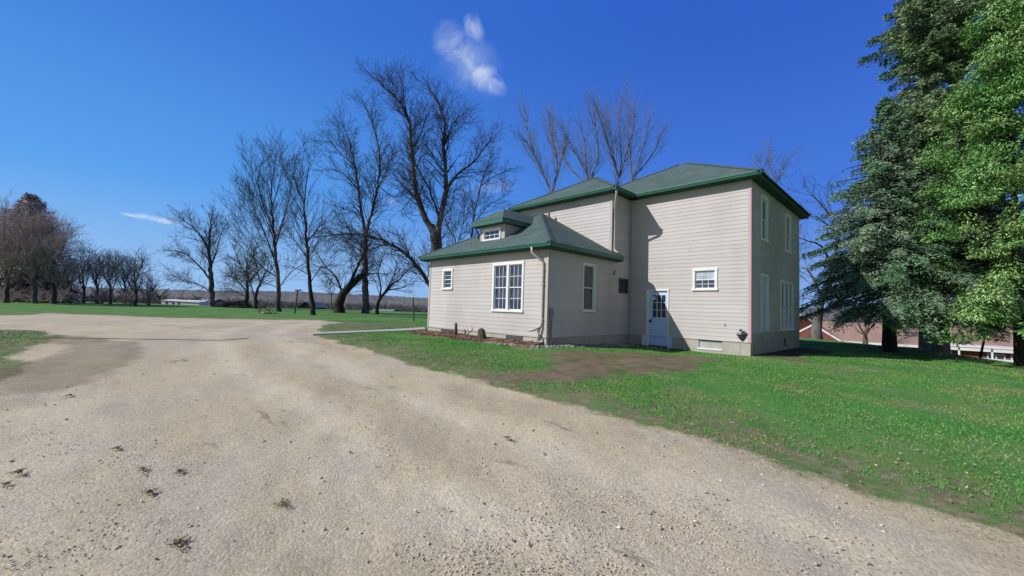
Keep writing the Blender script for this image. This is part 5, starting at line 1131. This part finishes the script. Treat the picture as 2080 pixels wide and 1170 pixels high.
a = FB(A_, e_, w_); a.poly([(-.3, -.1, -.02), (ln*.5, -.1, 1.58), (ln*.5, 8, 1.58), (-.3, 8, -.02)]); a.poly([(ln+.3, -.1, -.02), (ln*.5, -.1, 1.58), (ln*.5, 8, 1.58), (ln+.3, 8, -.02)]); a.build('roof', M['brownroof'], T_)
# fence by the crest at the far right
b = gbase(2062, 19.5)
# white building left
A_, e_, w_, ln = frame(at(328, 610, 110), at(405, 611.5, 110)); T_ = thing('white_building', tuple(A_[:2])+(A_[2]-3,), 'long low white building with small dark windows beyond the far left grass', 'building')
a = FB(A_, e_, w_); a.box(0, ln, 0, 6, -3.4, 0); a.build('wall', M['offwhite'], T_)
a = FB(A_, e_, w_); a.poly([(-.2, -.2, 0.02), (ln+.2, -.2, -.25), (ln+.2, 3, .28), (-.2, 3, .35)]); a.poly([(-.2, 6.2, 0.02), (ln+.2, 6.2, -.25), (ln+.2, 3, .28), (-.2, 3, .35)]); a.build('roof', M['offwhite'], T_)
for x in (1.2, 2.9, 4.4): a = FB(A_, e_, w_); a.box(x, x+.5, -.06, -.02, -.95, -.45); a.build('window', M['glass'], T_)
A_, e_, w_, ln = frame(at(400, 611, 135), at(432, 612, 135)); T_ = thing('grey_shed', tuple(A_[:2])+(A_[2]-3,), 'pale grey shed behind the bare tree, right of the small white building', 'shed')
a = FB(A_, e_, w_); a.box(0, ln, 0, 5, -3, 0); a.build('wall', M['greyroof'], T_); a = FB(A_, e_, w_); a.poly([(-.3, -.3, 0), (ln+.3, -.3, 0), (ln+.3, 2.5, .8), (-.3, 2.5, .8)]); a.poly([(-.3, 5.3, 0), (ln+.3, 5.3, 0), (ln+.3, 2.5, .8), (-.3, 2.5, .8)]); a.build('roof', M['greyroof'], T_)
A_, e_, w_, ln = frame(at(607, 623, 85), at(634, 624, 85)); T_ = thing('barn', tuple(A_[:2])+(A_[2]-3,), 'small dark gabled barn behind the clothesline post', 'barn')
a = FB(A_, e_, w_); a.poly([(0, 0, 0), (ln, 0, 0), (ln*.5, 0, 1.0)]); a.box(0, ln, .01, 6, -3, 0); a.build('wall', M['bark_dark'], T_)
a = FB(A_, e_, w_); a.poly([(-.3, -.2, -.1), (ln*.5, -.2, 1.08), (ln*.5, 6, 1.08), (-.3, 6, -.1)]); a.poly([(ln+.3, -.2, -.1), (ln*.5, -.2, 1.08), (ln*.5, 6, 1.08), (ln+.3, 6, -.1)]); a.build('roof', M['greyroof'], T_)
A_, e_, w_, ln = frame(at(757, 631, 80), at(796, 631.5, 80)); T_ = thing('white_shed', tuple(A_[:2])+(A_[2]-3,), 'low white shed beyond the grass between the arching trees', 'shed')
a = FB(A_, e_, w_); a.box(0, ln, 0, 4, -3, 0); a.build('wall', M['offwhite'], T_); a = FB(A_, e_, w_); a.poly([(-.2, -.2, 0), (ln+.2, -.2, 0), (ln+.2, 2, .35), (-.2, 2, .35)]); a.poly([(-.2, 4.2, 0), (ln+.2, 4.2, 0), (ln+.2, 2, .35), (-.2, 2, .35)]); a.build('roof', M['greyroof'], T_)
A_, e_, w_, ln = frame(at(-20, 590, 66), at(66, 592, 66)); T_ = thing('beige_house', tuple(A_[:2])+(A_[2]-3,), 'beige house half hidden behind the shrubs at the far left edge', 'house')
a = FB(A_, e_, w_); a.box(0, ln, 0, 7, -3.5, 0); a.build('wall', M['beige'], T_); a = FB(A_, e_, w_); a.poly([(-.4, -.4, 0), (ln+.4, -.4, 0), (ln+.4, 3.5, 1.6), (-.4, 3.5, 1.6)]); a.poly([(-.4, 7.4, 0), (ln+.4, 7.4, 0), (ln+.4, 3.5, 1.6), (-.4, 3.5, 1.6)]); a.build('roof', M['brownroof'], T_)
for x in (2.2, 4.9): a = FB(A_, e_, w_); a.box(x, x+.9, -.06, -.02, -1.6, -.5); a.build('window', M['glass'], T_)
